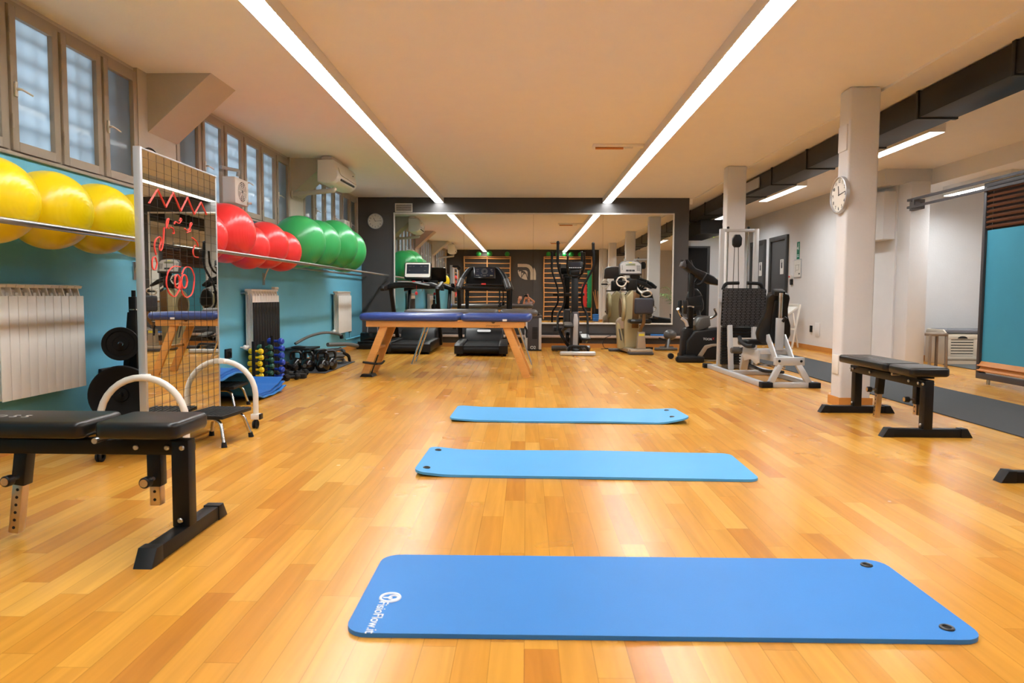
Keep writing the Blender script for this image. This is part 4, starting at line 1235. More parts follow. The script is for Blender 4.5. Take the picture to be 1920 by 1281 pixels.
def clock(loc, rot, r, lab, hands, thick):
    t = thing('wall_clock', lab, 'clock', loc, 0, None, rot)
    B().lathe([(0, 0), (r, 0), (r, thick), (r * 0.95, thick + 0.004), (r * 0.93, thick), (r * 0.93, thick * 0.7)], 48, xf((0, 0, 0), (R(90), 0, 0))).obj('rim', 'aluminium', t)
    B().lathe([(0, thick * 0.7), (r * 0.935, thick * 0.7)], 48, xf((0, 0, 0), (R(90), 0, 0))).obj('dial', 'clock_white', t)
    n = B()
    for k in range(12):
        a = k * PI / 6
        n.text('12' if k == 0 else str(k), r * 0.26, xf((r * 0.74 * math.sin(a), -thick * 0.72 - 0.001, r * 0.74 * math.cos(a)), (R(90), 0, 0)), 0.001)
    for k in range(60):
        a = k * PI / 30
        n.box((r * 0.9 * math.sin(a), -thick * 0.72 - 0.0005, r * 0.9 * math.cos(a)), (0.002, 0.001, 0.008), rot=(0, a, 0))
    n.obj('numerals', 'ink', t)
    for (ang, L, w, nm) in ((hands[0], r * 0.5, r * 0.045, 'hour_hand'), (hands[1], r * 0.78, r * 0.03, 'minute_hand')):
        a = R(ang)
        B().bar((-0.1 * L * math.sin(a), -thick * 0.8, -0.1 * L * math.cos(a)), (L * math.sin(a), -thick * 0.8, L * math.cos(a)), w, 0.002, up=(0, 1, 0)).obj(nm, 'ink', t)
    return t
clock((-2.788, YB - 0.001, 2.312), (0, 0, 0), 0.142, 'round white clock on the dark wall beside the big mirror', (332, 84), 0.025)
clock((2.753, 6.19, 1.845), (0, 0, R(-90)), 0.16, 'round white clock on the near white column', (350, 82), 0.03)
t = thing('wall_vent', 'white louvred vent above the end of the big mirror', 'air vent', (-2.262, YB, 2.56))
f = B()
f.span(-0.16, 0.16, -0.02, -0.001, 0.062, 0.08).span(-0.16, 0.16, -0.02, -0.001, -0.08, -0.062).span(-0.16, -0.142, -0.02, -0.001, -0.08, 0.08).span(0.142, 0.16, -0.02, -0.001, -0.08, 0.08)
f.obj('frame', 'white_plastic', t)
B().span(-0.142, 0.142, -0.006, -0.001, -0.062, 0.062).obj('duct_opening', 'ink', t)
s = B()
for k in range(5):
    s.box((0, -0.012, -0.05 + k * 0.025), (0.284, 0.014, 0.005), rot=(R(-35), 0, 0))
s.obj('louvres', 'white_plastic', t)
for (x, z, lab) in ((0.60, 0.335, 'dark double outlet on the dark wall behind the elliptical trainer'), (-1.28, 0.36, 'dark outlet on the dark wall between the two treadmills')):
    t = thing('wall_outlet', lab, 'outlet', (x, YB - 0.012, z), 0)
    B().box((0, 0, 0), (0.2, 0.022, 0.11), bev=0.004).obj('plate', 'dark_paint', t)
    B().box((-0.045, -0.012, 0), (0.07, 0.006, 0.07), bev=0.002).obj('socket', 'black_plastic', t)
    B().box((0.045, -0.012, 0), (0.07, 0.006, 0.07), bev=0.002).obj('socket', 'black_plastic', t)
for (x, w, lab) in ((2.42, 0.24, 'blue foam pad on the stone ledge beside the exercise bike'), (2.02, 0.1, 'small blue foam pad on the stone ledge behind the arm ergometer')):
    tag(B().prism(rrect(w, 0.07, 0.015), 0.03, 'xy', off=0.015, bev=0.006).obj('foam_pad', 'cushion_blue', None, (x, YB - 0.05, 0.2285)), lab, 'foam pad')
t = thing('pedal_exerciser', 'small grey pedal exerciser on the floor by the dark wall', 'pedal exerciser', (2.62, 12.35, 0), R(0))
B().cyl((-0.35, -0.1, 0.03), (0.05, -0.1, 0.03), 0.026, n=14, bev=0.004).obj('foot_tube', 'grey_vinyl', t)
B().cyl((-0.2, 0.22, 0.03), (0.05, 0.22, 0.03), 0.026, n=14, bev=0.004).obj('foot_tube', 'grey_vinyl', t)
B().bar((-0.12, -0.1, 0.03), (-0.05, 0.06, 0.26), 0.04, 0.04, bev=0.005).bar((-0.09, 0.22, 0.03), (-0.05, 0.06, 0.26), 0.04, 0.04, bev=0.005).obj('frame', 'grey_vinyl', t)
B().sph((-0.05, 0.06, 0.27), 0.11, (1.05, 0.7, 0.85)).obj('housing', 'grey_vinyl', t)
B().box((-0.2, 0.02, 0.2), (0.1, 0.12, 0.03), rot=(0, 0.3, 0), bev=0.008).obj('pedal', 'black_plastic', t)
t = thing('power_strip', 'black power strip lying on the floor under the stone ledge', 'power strip', (2.15, 12.55, 0), R(4))
B().box((0, 0, 0.02), (0.3, 0.055, 0.038), bev=0.006).obj('body', 'black_plastic', t)
B().tube([(-0.15, 0, 0.012), (-0.4, 0.03, 0.008), (-0.8, -0.03, 0.008)], 0.006, n=6, fil=0.1).obj('cord', 'black_rubber', t)
t = thing('floor_cable', 'thin black cable hanging from the ledge beside the arm ergometer', 'cable', (1.42, 12.6, 0))
B().tube([(0.14, 0.14, 0.23), (0.02, 0.05, 0.2), (-0.03, 0.0, 0.1), (0.0, -0.02, 0.008), (0.2, -0.06, 0.008)], 0.006, n=6, fil=0.08).obj('cable', 'black_rubber', t)

# ================================================================ TREATMENT TABLES
def table_pad(x0, x1, y0, y1, z0, z1):
    b = B().prism(rrect(x1 - x0, y1 - y0, 0.06, 6, (x0 + x1) / 2, (y0 + y1) / 2), z1 - z0, 'xy', off=(z0 + z1) / 2, bev=(z1 - z0) * 0.45, seg=4)
    return b
t = thing('treatment_table', 'treatment table with blue padded top on slanted wooden legs', 'treatment table', (-0.93, 8.25, 0), R(-2.2))
table_pad(-1.0, 0.165, -0.31, 0.31, 0.652, 0.742).obj('long_pad', 'blue_vinyl', t)
hp = table_pad(0.185, 1.0, -0.31, 0.31, 0.652, 0.742).obj('head_pad', 'blue_vinyl', t)
B().box((0.7, -0.311, 0.672), (0.05, 0.004, 0.022)).obj('care_tag', 'white_print', hp)
for y in (-0.25, 0.25):
    rl = B().box((0, y, 0.618), (1.84, 0.035, 0.072), bev=0.005).obj('side_rail', 'beech', t)
    if y < 0:
        b = B().text('chinesport', 0.038, xf((0.56, -0.2685, 0.606), (R(90), 0, 0)), 0.001)
        b.prism([(0.555, 0.632), (0.575, 0.632), (0.59, 0.65), (0.54, 0.65)], 0.001, 'xz', off=-0.268)
        b.obj('printed_name', 'bronze', rl)
for x in (-0.9, 0.9):
    B().box((x, 0, 0.618), (0.035, 0.5, 0.072), bev=0.005).obj('end_rail', 'beech', t)
B().box((0.2, 0, 0.66), (0.09, 0.56, 0.014)).obj('hinge_board', 'beech', t)
for sx in (-1, 1):
    for sy in (-1, 1):
        lg = B().bar((sx * 0.70, sy * 0.225, 0.63), (sx * 0.955, sy * 0.225, 0.0), 0.04, 0.085, bev=0.004, up=(1, 0, 0)).obj('leg', 'beech', t)
    B().box((sx * 0.83, 0, 0.33), (0.05, 0.42, 0.03), bev=0.004).obj('stretcher', 'beech', t)
k = B().tube([(-0.96, -0.27, 0.17), (-0.80, -0.27, 0.15), (-0.78, -0.1, 0.14), (-0.80, 0.1, 0.15)], 0.014, n=8, fil=0.03)
k.obj('adjuster_lever', 'black_metal', t)
B().bar((-0.80, -0.18, 0.25), (-0.885, -0.18, 0.02), 0.03, 0.012, up=(1, 0, 0)).obj('adjuster_strip', 'black_metal', t)
B().prism([(-0.99, 0.0), (-0.83, 0.0), (-0.85, 0.03), (-0.96, 0.035)], 0.2, 'xz', off=-0.215, bev=0.006).obj('foot_pedal', 'black_metal', t)
B().tube([(0.925, -0.24, 0.6), (0.95, -0.24, 0.56), (0.945, -0.24, 0.5), (0.955, -0.24, 0.47)], 0.012, n=8, fil=0.03).obj('strap', 'black_rubber', t)
t = thing('treatment_table', 'treatment table with dark grey padded top behind the blue one', 'treatment table', (-0.75, 9.75, 0), R(0.5))
table_pad(-0.93, 0.36, -0.3, 0.3, 0.675, 0.758).obj('long_pad', 'grey_vinyl', t)
table_pad(0.385, 0.91, -0.3, 0.3, 0.675, 0.758).obj('head_pad', 'grey_vinyl', t)
B().box((0, -0.24, 0.655), (1.6, 0.03, 0.04), bev=0.004).obj('side_rail', 'chrome', t)
B().box((0, 0.24, 0.655), (1.6, 0.03, 0.04), bev=0.004).obj('side_rail', 'chrome', t)
for sx in (-1, 1):
    for sy in (-1, 1):
        B().tube([(sx * 0.60, sy * 0.2, 0.65), (sx * 0.825, sy * 0.2, 0.0)], 0.014, n=10).obj('leg', 'chrome', t)
    for f_ in (0.35, 0.85):
        B().tube([(sx * (0.6 + 0.225 * f_), -0.2, 0.65 * (1 - f_)), (sx * (0.6 + 0.225 * f_), 0.2, 0.65 * (1 - f_))], 0.009, n=8).obj('stretcher', 'chrome', t)

# ================================================================ TREADMILLS
def deck(t, w, L, hood_m):
    hw = w / 2
    B().span(-hw + 0.12, hw - 0.12, 0.03, L - 0.35, 0.13, 0.165, bev=0.012).obj('running_belt', 'black_rubber', t)
    for s in (-1, 1):
        x0, x1 = s * (hw - 0.14), s * hw
        B().prism([(0.0, 0.04), (0.0, 0.165), (0.05, 0.195), (L - 0.5, 0.205), (L - 0.5, 0.07), (0.12, 0.04)], abs(x1 - x0), 'yz', off=(x0 + x1) / 2, bev=0.01).obj('side_rail', 'black_plastic', t)
        B().cyl((s * (hw - 0.05), 0.1, 0.0), (s * (hw - 0.05), 0.1, 0.05), 0.025, n=12).obj('foot', 'black_rubber', t)
    B().cyl((-hw + 0.12, 0.06, 0.1), (hw - 0.12, 0.06, 0.1), 0.052, n=18).obj('rear_roller', 'black_rubber', t)
    B().prism([(L - 0.5, 0.06), (L - 0.5, 0.2), (L - 0.42, 0.33), (L - 0.28, 0.375), (L - 0.08, 0.34), (L, 0.25), (L, 0.06)], w - 0.16, 'yz', off=0, bev=0.03, seg=3).obj('motor_hood', hood_m, t)
    B().span(-hw + 0.04, hw - 0.04, 0.15, L - 0.02, 0.03, 0.12, bev=0.01).obj('base', 'black_metal', t)

t = thing('treadmill', 'black treadmill with curved handlebars straight behind the tables', 'treadmill', (-0.70, 10.8, 0), R(1.5))
deck(t, 0.84, 1.75, 'black_plastic')
lo = B().prism(rrect(0.24, 0.05, 0.024, 5), 0.004, 'xy', mx=xf((0, 1.31, 0.338), (R(48), 0, 0))).obj('hood_badge', 'white_print', t)
for s in (-1, 1):
    B().tube([(s * 0.41, 1.38, 0.1), (s * 0.425, 1.28, 0.6), (s * 0.43, 1.18, 1.08)], 0.036, n=12, fil=0.1).obj('upright', 'black_metal', t)
    B().tube([(s * 0.14, 1.34, 1.425), (s * 0.25, 1.30, 1.42), (s * 0.35, 1.15, 1.28), (s * 0.42, 0.98, 1.1), (s * 0.425, 0.97, 1.06)], [0.03, 0.05], n=12, fil=0.1, seg=6).obj('handrail', 'black_plastic', t)
    g_ = B().tube([(s * 0.375, 1.09, 1.22), (s * 0.425, 0.965, 1.075)], 0.052, n=12).obj('grip', 'grey_vinyl', t)
B().prism([(-0.32, 1.14), (0.32, 1.14), (0.3, 1.36), (0.2, 1.43), (-0.2, 1.43), (-0.3, 1.36)], 0.06, 'xz', off=1.33, bev=0.02).obj('dashboard', 'black_plastic', t)
B().box((0, 1.13, 1.085), (0.80, 0.06, 0.06), bev=0.02).obj('cross_bar', 'black_plastic', t)
B().box((0, 1.15, 1.14), (0.72, 0.16, 0.02), bev=0.006).obj('tray', 'black_plastic', t)
c = B().box((0, 0, 0), (0.385, 0.035, 0.215), bev=0.012).obj('console', 'gloss_black', t, (0.01, 1.24, 1.345), (R(-18), 0, 0))
B().box((0, -0.0185, 0.005), (0.34, 0.003, 0.165)).obj('screen', 'screen_blue', c)
d_ = B().torus((0, -0.021, 0.022), 0.048, 0.004, 'y', n=24, k=6).torus((0, -0.021, 0.022), 0.03, 0.003, 'y', n=20, k=6)
for (x, z, w_, h_) in ((-0.12, 0.05, 0.05, 0.006), (-0.12, 0.02, 0.03, 0.006), (0.12, 0.05, 0.03, 0.02), (0.13, 0.02, 0.02, 0.012), (-0.12, -0.055, 0.06, 0.016), (0, -0.06, 0.05, 0.012), (-0.05, -0.045, 0.03, 0.006), (0.05, -0.045, 0.03, 0.006)):
    d_.box((x, -0.021, z), (w_, 0.003, h_))
d_.obj('readouts', 'rope_grey', c)
B().box((0.12, -0.021, -0.055), (0.05, 0.003, 0.018)).obj('yellow_key', 'lcd', c)
B().box((0, 1.065, 1.15), (0.08, 0.02, 0.025), bev=0.005).obj('stop_button', 'red_plastic', t)
B().tube([(0.27, 1.13, 1.06), (0.28, 1.13, 0.9), (0.26, 1.13, 0.82), (0.31, 1.13, 0.78), (0.25, 1.13, 0.76), (0.3, 1.13, 0.84)], 0.012, n=8, fil=0.03).obj('safety_cord', 'black_rubber', t)

t = thing('treadmill', 'black treadmill with white framed screen in the corner by the rail end', 'treadmill', (-1.93, 11.1, 0), R(-1))
deck(t, 0.78, 1.6, 'black_plastic')
for s in (-1, 1):
    B().bar((s * 0.40, 0.72, 1.1), (s * 0.385, 1.3, 0.08), 0.06, 0.09, bev=0.012, up=(0, 1, 0)).obj('upright', 'black_metal', t)
    B().prism([(0.35, 1.02), (0.62, 1.05), (0.85, 1.14), (0.85, 1.19), (0.6, 1.14), (0.35, 1.10), (0.32, 1.06)], 0.075, 'yz', off=s * 0.46, bev=0.02).obj('handrail', 'black_plastic', t)
B().prism([(-0.5, 1.03), (-0.3, 1.08), (0.3, 1.08), (0.5, 1.03), (0.5, 1.10), (0.32, 1.17), (-0.32, 1.17), (-0.5, 1.10)], 0.3, 'xz', off=0.75, bev=0.025).obj('dashboard', 'black_plastic', t)
B().bar((0.0, 0.6, 1.175), (0.3, 0.52, 1.12), 0.05, 0.02, bev=0.004).obj('silver_trim', 'aluminium', t)
B().box((-0.05, 0.58, 1.178), (0.4, 0.04, 0.014), bev=0.003).obj('key_strip', 'aluminium', t)
B().box((0.03, 0.555, 1.186), (0.05, 0.03, 0.015), bev=0.004).obj('stop_button', 'red_plastic', t)
B().tube([(0.07, 0.585, 1.12), (0.07, 0.58, 1.02)], 0.003, n=6).sph((0.07, 0.58, 0.985), 0.026, (0.9, 0.4, 1.2)).obj('safety_key', 'red_plastic', t)
B().box((0.06, 0.72, 1.2), (0.2, 0.08, 0.1), bev=0.02).obj('console_neck', 'black_plastic', t)
c = B().prism(rrect(0.46, 0.3, 0.04, 5), 0.05, 'xz', bev=0.012).obj('console', 'gloss_black', t, (0.085, 0.66, 1.362), (R(-12), 0, 0))
B().prism(rrect(0.425, 0.245, 0.02, 4, 0, 0.012), 0.004, 'xz', off=-0.0265).obj('white_bezel', 'white_plastic', c)
B().box((0.0, -0.0295, 0.028), (0.375, 0.003, 0.165)).obj('screen', 'screen', c)
d_ = B()
for (x, z, w_) in ((-0.13, 0.075, 0.05), (-0.07, 0.075, 0.03), (0.06, 0.075, 0.03), (0.13, 0.075, 0.05), (-0.14, 0.005, 0.02), (0.12, 0.0, 0.03)):
    d_.box((x, -0.0315, z), (w_, 0.002, 0.008))
d_.obj('readouts', 'rope_grey', c)

# tower unit beside the tables
t = thing('tower_unit', 'upright grey tower unit with silver edges beside the blue table end', 'tower unit', (0.125, 12.0, 0))
B().span(-0.1, 0.1, 0.0, 0.4, 0.02, 0.59, bev=0.005).obj('body', 'anthracite', t)
for s in (-1, 1):
    B().span(s * 0.098, s * 0.145, -0.01, 0.41, 0.02, 0.57, bev=0.006).obj('edge_rail', 'silver_paint', t)
B().span(-0.145, 0.145, -0.01, 0.41, 0.0, 0.03, bev=0.005).obj('plinth', 'black_plastic', t)
B().span(-0.15, 0.155, -0.012, 0.41, 0.57, 0.61, bev=0.008).obj('lid', 'anthracite', t)
b = B()
for i in range(5):
    for j in range(8):
        b.box((-0.005 + i * 0.018, -0.002, 0.22 + j * 0.026), (0.013, 0.004, 0.02))
b.obj('grille', 'void_black', t)
B().text('O2', 0.075, xf((0.0, -0.0025, 0.055), (R(90), 0, 0)), 0.003).obj('mark', 'white_print', t)
tag(B().prism(rrect(0.22, 0.14, 0.02), 0.035, 'xy', off=0.0175, bev=0.006).obj('storage_case', 'black_plastic', None, (0.13, 12.15, 0.611)), 'flat black case lying on top of the grey tower unit', 'case')

# ================================================================ ELLIPTICAL TRAINER
t = thing('elliptical_trainer', 'black elliptical trainer with tall moving arms before the big mirror', 'elliptical trainer', (0.815, 11.6, 0))
K = 0.00885
def ep(u, v, y=0.0):
    k = K * (11.6 + y) / 11.5
    return ((u - 1077) * k, y, 0.95 - (v - 556.5) * k)
B().prism([(-0.06, 0.06), (0.07, 0.06), (0.07, 0.62), (0.055, 0.69), (-0.045, 0.69), (-0.06, 0.62)], 0.42, 'xz', off=0.1, bev=0.03, seg=3).obj('flywheel_housing', 'anthracite', t)
B().prism([(-0.035, 0.1), (0.045, 0.1), (0.05, 0.56), (0.03, 0.66), (-0.02, 0.66), (-0.03, 0.56)], 0.02, 'xz', off=-0.118, bev=0.008).obj('silver_cover', 'silver_paint', t)
B().bar((0.0, 0.02, 0.66), (0.0, 0.14, 1.34), 0.115, 0.09, bev=0.015, up=(0, 1, 0)).obj('mast', 'black_metal', t)
c = B().prism([(-0.12, 0.0), (0.12, 0.0), (0.13, 0.12), (0.11, 0.13), (-0.11, 0.13), (-0.13, 0.12)], 0.07, 'xz', bev=0.01).obj('console', 'black_plastic', t, (0, 0.06, 1.395), (R(-14), 0, 0))
B().box((0.0, -0.036, 0.075), (0.17, 0.003, 0.07)).obj('screen', 'screen', c)
kk = B()
for i in range(7):
    kk.box((-0.09 + i * 0.03, -0.0365, 0.022), (0.018, 0.004, 0.012))
kk.obj('keys', 'white_print', c)
B().box((0, 0.09, 1.35), (0.16, 0.1, 0.09), bev=0.02).obj('console_mount', 'black_plastic', t)
B().tube([ep(1062, 482, -0.12), ep(1061, 502, -0.08), ep(1064, 516, 0.0), ep(1072, 519, 0.06), ep(1082, 519, 0.06), ep(1090, 515, 0.0), ep(1094, 500, -0.08), ep(1092, 475, -0.14)], 0.018, n=10, fil=0.06, seg=5).obj('fixed_handlebar', 'black_metal', t)
aL = [ep(1043.5, 457, -0.1), ep(1043.5, 500, -0.05), ep(1058, 541, 0.02), ep(1058, 574, 0.08), ep(1045, 590, 0.05), ep(1045, 622, -0.05)]
aR = [ep(1110, 459, 0.05), ep(1112, 502, 0.04), ep(1090.5, 541, 0.03), ep(1090.5, 574, 0.08), ep(1101, 590, 0.05), ep(1101, 630, -0.1)]
for pts in (aL, aR):
    a_ = B().tube(pts, 0.019, n=10, fil=0.1, seg=5).obj('moving_arm', 'black_metal', t)
    d0, d1 = Vector(pts[0]), Vector(pts[1])
    B().tube([d0, d0.lerp(d1, 0.85)], 0.024, n=10).obj('foam_grip', 'black_rubber', a_)
    B().sph(d0, 0.027).obj('end_knob', 'black_plastic', a_)
B().cyl(ep(1046, 553, 0.09), ep(1095, 553, 0.09), 0.024, n=12).obj('pivot_axle', 'black_metal', t)
for (u0, u1, v, y, s) in ((1053, 1074, 611, -0.3, -1), (1086, 1104, 634, -0.38, 1)):
    p0, p1 = ep(u0, v, y), ep(u1, v, y)
    xc = (p0[0] + p1[0]) / 2
    B().prism(rrect(0.16, 0.38, 0.05), 0.035, 'xy', bev=0.01, mx=xf((xc, y + 0.12, p0[2]), (R(8), 0, 0))).obj('foot_plate', 'black_plastic', t)
    B().prism(rrect(0.13, 0.32, 0.04), 0.006, 'xy', mx=xf((xc, y + 0.12, p0[2] + 0.021), (R(8), 0, 0))).obj('foot_tread', 'grey_vinyl', t)
    B().tube([(xc + s * 0.02, y + 0.1, p0[2] - 0.03), (s * 0.2, 0.1, p0[2] - 0.1), (s * 0.16, 0.42, 0.28)], 0.028, n=10, fil=0.08).obj('pedal_link', 'black_metal', t)
    B().cyl((s * 0.08, 0.18, 0.25), (s * 0.14, 0.18, 0.25), 0.1, n=24, bev=0.01).obj('crank_disc', 'black_plastic', t)
B().tube([(-0.25, -0.1, 0.36), (-0.2, -0.2, 0.25), (-0.1, -0.1, 0.12)], 0.03, n=8, fil=0.08).obj('pedal_crank', 'black_metal', t)
B().span(-0.27, 0.30, -0.59, -0.50, 0.005, 0.07, bev=0.02, seg=3).obj('rear_stabiliser', 'silver_paint', t)
B().cyl((-0.37, 0.42, 0.05), (0.3, 0.42, 0.05), 0.045, n=14, bev=0.01).obj('front_stabiliser', 'grey_vinyl', t)
B().span(-0.05, 0.05, -0.52, 0.45, 0.03, 0.09, bev=0.01).obj('base_beam', 'black_metal', t)
B().tube([(-0.13, -0.5, 0.07), (-0.12, -0.5, 0.15), (0.16, -0.5, 0.15), (0.19, -0.5, 0.07)], 0.02, n=10, fil=0.05).obj('lift_handle', 'black_metal', t)
for s in (-1, 1):
    B().tube([(s * 0.13, -0.45, 0.09), (s * 0.13, 0.1, 0.1)], 0.022, n=10).obj('glide_rail', 'grey_vinyl', t)

# ================================================================ ARM ERGOMETER
t = thing('arm_ergometer', 'khaki upper body ergometer with white crank rings and dark seat', 'arm ergometer', (1.80, 11.75, 0))
q = 0.00895
def up_(u, v, y=0.0):
    k = q * (11.75 + y) / 11.6
    return ((u - 1187) * k, y, 0.95 - (v - 557.5) * k)
B().prism([(-0.14, 0.08), (0.10, 0.08), (0.115, 0.55), (0.10, 0.98), (-0.02, 1.06), (-0.12, 0.95), (-0.15, 0.5)], 0.3, 'xz', off=0.1, bev=0.03, seg=3).obj('column', 'khaki', t)
B().prism([(-0.02, 0.42), (0.095, 0.42), (0.105, 0.98), (0.0, 1.04)], 0.02, 'xz', off=-0.052, bev=0.006).obj('front_plate', 'bronze', t)
B().cyl((-0.19, 0.12, 0.76), (-0.13, 0.12, 0.76), 0.26, n=40, bev=0.015).obj('flywheel_cover', 'khaki', t)
B().cyl((-0.2, 0.12, 0.76), (-0.185, 0.12, 0.76), 0.17, n=32, bev=0.004).obj('cover_disc', 'bronze', t)
B().prism([(-0.24, 0.07), (-0.13, 0.07), (-0.15, 0.25), (-0.21, 0.48), (-0.26, 0.52), (-0.27, 0.44)], 0.16, 'xz', off=0.05, bev=0.02).obj('side_strut', 'khaki', t)
B().prism([(-0.205, 0.22), (-0.175, 0.2), (-0.215, 0.4), (-0.24, 0.41)], 0.01, 'xz', off=-0.036).obj('strut_insert', 'grey_vinyl', t)
B().cyl((-0.17, -0.01, 0.5), (-0.17, 0.13, 0.5), 0.1, n=28, bev=0.01).obj('lower_pulley', 'tan_metal', t)
B().box((-0.02, 0.06, 1.16), (0.18, 0.2, 0.21), bev=0.035, seg=3).obj('crank_box', 'black_plastic', t)
B().box((0.03, 0.02, 1.29), (0.16, 0.1, 0.1), bev=0.02).obj('console_neck', 'black_plastic', t)
c = B().prism([(-0.19, -0.12), (0.19, -0.12), (0.19, 0.06), (0.15, 0.105), (0.06, 0.125), (-0.06, 0.125), (-0.15, 0.105), (-0.19, 0.06)], 0.07, 'xz', bev=0.015).obj('console', 'anthracite', t, (-0.055, -0.02, 1.425), (R(-15), 0, 0))
B().prism([(-0.17, -0.10), (0.17, -0.10), (0.17, 0.055), (0.13, 0.09), (0.05, 0.107), (-0.05, 0.107), (-0.13, 0.09), (-0.17, 0.055)], 0.006, 'xz', off=-0.037).obj('face_plate', 'console_grey', c)
B().box((0, -0.042, 0.052), (0.16, 0.004, 0.035), bev=0.001).obj('display', 'lcd', c)
kk = B()
for i in range(3):
    kk.box((-0.055 + i * 0.05, -0.042, -0.055), (0.045, 0.004, 0.03))
for i in range(3):
    for j in range(5):
        kk.box((0.11 + i * 0.02, -0.041, 0.03 - j * 0.02), (0.012, 0.003, 0.011))
for j in range(4):
    kk.box((-0.14, -0.041, 0.03 - j * 0.022), (0.014, 0.003, 0.01))
kk.obj('keys', 'ink', c)
B().box((0.0, -0.042, 0.087), (0.05, 0.003, 0.012)).obj('brand_tag', 'yellow_tag', c)
rg = B().torus((-0.215, -0.14, 1.195), 0.078, 0.012, 'y', n=30, k=10).obj('crank_ring', 'white_plastic', t)
B().tube([(-0.29, -0.14, 1.195), (-0.14, -0.14, 1.195)], 0.014, n=8).obj('hand_grip', 'black_rubber', rg)
B().tube([(-0.15, -0.14, 1.2), (-0.09, -0.06, 1.205), (-0.06, 0.04, 1.17)], 0.016, n=8, fil=0.05).obj('crank_arm', 'white_plastic', t)
rg = B().tube([Vector((0.205, -0.14, 0.995)) + Vector((0.078 * math.cos(a), -0.05 * math.sin(a), 0.048 * math.sin(a))) for a in [2 * PI * i / 28 for i in range(28)]], 0.012, n=10, closed=True).obj('crank_ring', 'white_plastic', t)
B().tube([(0.135, -0.14, 0.995), (0.275, -0.14, 0.995)], 0.014, n=8).obj('hand_grip', 'black_rubber', rg)
B().tube([(0.14, -0.13, 1.0), (0.09, -0.02, 1.06), (0.06, 0.05, 1.12)], 0.016, n=8, fil=0.05).obj('crank_arm', 'white_plastic', t)
B().tube([(-0.2, -0.02, 1.06), (-0.05, 0.04, 1.06)], 0.014, n=8).obj('lock_pin', 'black_plastic', t)
B().prism([(0.07, 1.24), (0.2, 1.2), (0.32, 1.115), (0.335, 1.085), (0.3, 1.08), (0.16, 1.14), (0.07, 1.16)], 0.07, 'xz', off=0.06, bev=0.015).obj('side_handle', 'black_plastic', t)
# seat on the camera side
B().box((0.115, -0.42, 0.795), (0.305, 0.07, 0.265), bev=0.035, seg=4).obj('back_pad', 'charcoal_fabric', t)
B().box((0.08, -0.22, 0.54), (0.36, 0.3, 0.07), bev=0.03, seg=3).obj('seat_pad', 'black_vinyl', t)
B().tube([(0.12, -0.40, 0.75), (0.12, -0.42, 0.52), (0.08, -0.34, 0.43), (0.08, -0.33, 0.3)], 0.028, n=10, fil=0.05).obj('seat_stem', 'bronze', t)
B().tube([(0.28, -0.38, 0.62), (0.36, -0.3, 0.6)], 0.02, n=8).obj('seat_lever', 'black_plastic', t)
sp = B().prism([(0.02, 0.09), (0.165, 0.09), (0.145, 0.37), (0.035, 0.37)], 0.12, 'xz', off=-0.34, bev=0.012).obj('seat_column', 'tan_metal', t)
B().box((0.09, -0.402, 0.325), (0.09, 0.004, 0.035)).obj('brand_tag', 'yellow_tag', sp)
B().span(-0.1, 0.27, -0.46, -0.22, 0.04, 0.09, bev=0.012).obj('front_base', 'tan_metal', t)
B().span(-0.12, 0.28, -0.48, -0.22, 0.0, 0.045, bev=0.012).obj('front_foot', 'anthracite', t)
B().bar((-0.05, -0.3, 0.06), (-0.12, 0.3, 0.06), 0.14, 0.06, bev=0.01).obj('base_beam', 'tan_metal', t)
B().span(-0.36, 0.05, 0.22, 0.4, 0.0, 0.045, bev=0.012).obj('rear_foot', 'anthracite', t)

# ================================================================ EXERCISE BIKE
t = thing('recumbent_bike', 'black recumbent exercise bike with silver stripe beside the leg press', 'exercise bike', (2.42, 10.35, 0), R(0))
q2 = 0.00795
def bp_(u, v, y=0.0):
    k = q2 * (10.35 + y) / 10.35
    return ((u - 1291) * k, y, 0.95 - (v - 558.5) * k)
def pp(*uv):
    return [(bp_(u, v)[0], bp_(u, v)[2]) for u, v in uv]
B().prism(pp((1284, 675), (1284, 640), (1298, 622), (1352, 614), (1385, 618), (1385, 675)), 0.26, 'xz', off=0.0, bev=0.03, seg=3).obj('body_shell', 'black_plastic', t)
st_ = B().prism(pp((1301, 672), (1317, 648), (1330, 645), (1350, 644), (1350, 648), (1331, 650), (1322, 654), (1311, 672)), 0.012, 'xz', off=-0.136, bev=0.003).obj('silver_stripe', 'tan_metal', t)
B().text('TOOR', 0.046, xf((bp_(1322, 0)[0], -0.137, bp_(0, 636.5)[2]), (R(90), R(2), 0)), 0.003).obj('lettering', 'white_print', t)
B().text('X', 0.046, xf((bp_(1332.5, 0)[0], -0.137, bp_(0, 635.6)[2]), (R(90), R(2), 0)), 0.003).obj('red_letter', 'red_plastic', t)
B().prism(pp((1275, 672), (1278, 622), (1284, 616), (1297, 618), (1300, 640), (1290, 674)), 0.18, 'xz', off=0, bev=0.02).obj('front_casing', 'black_plastic', t)
B().bar((0.02, 0.0, 0.48), (0.03, 0.0, 1.36), 0.075, 0.08, bev=0.012, up=(0, 1, 0)).obj('mast', 'black_metal', t)
B().prism(pp((1287, 560), (1314, 556), (1313, 575), (1290, 577)), 0.1, 'xz', off=0, bev=0.01).obj('mast_collar', 'black_plastic', t)
B().span(-0.22, 0.16, -0.33, -0.2, 0.0, 0.09, bev=0.02).obj('front_foot', 'black_plastic', t)
B().span(-0.1, 0.08, -0.3, 0.3, 0.03, 0.1, bev=0.02).obj('front_stabiliser', 'black_metal', t)
for y in (-0.28, 0.28):
    B().cyl((-0.2, y - 0.03, 0.045), (-0.2, y + 0.03, 0.045), 0.045, n=18, bev=0.006).obj('wheel', 'black_rubber', t)
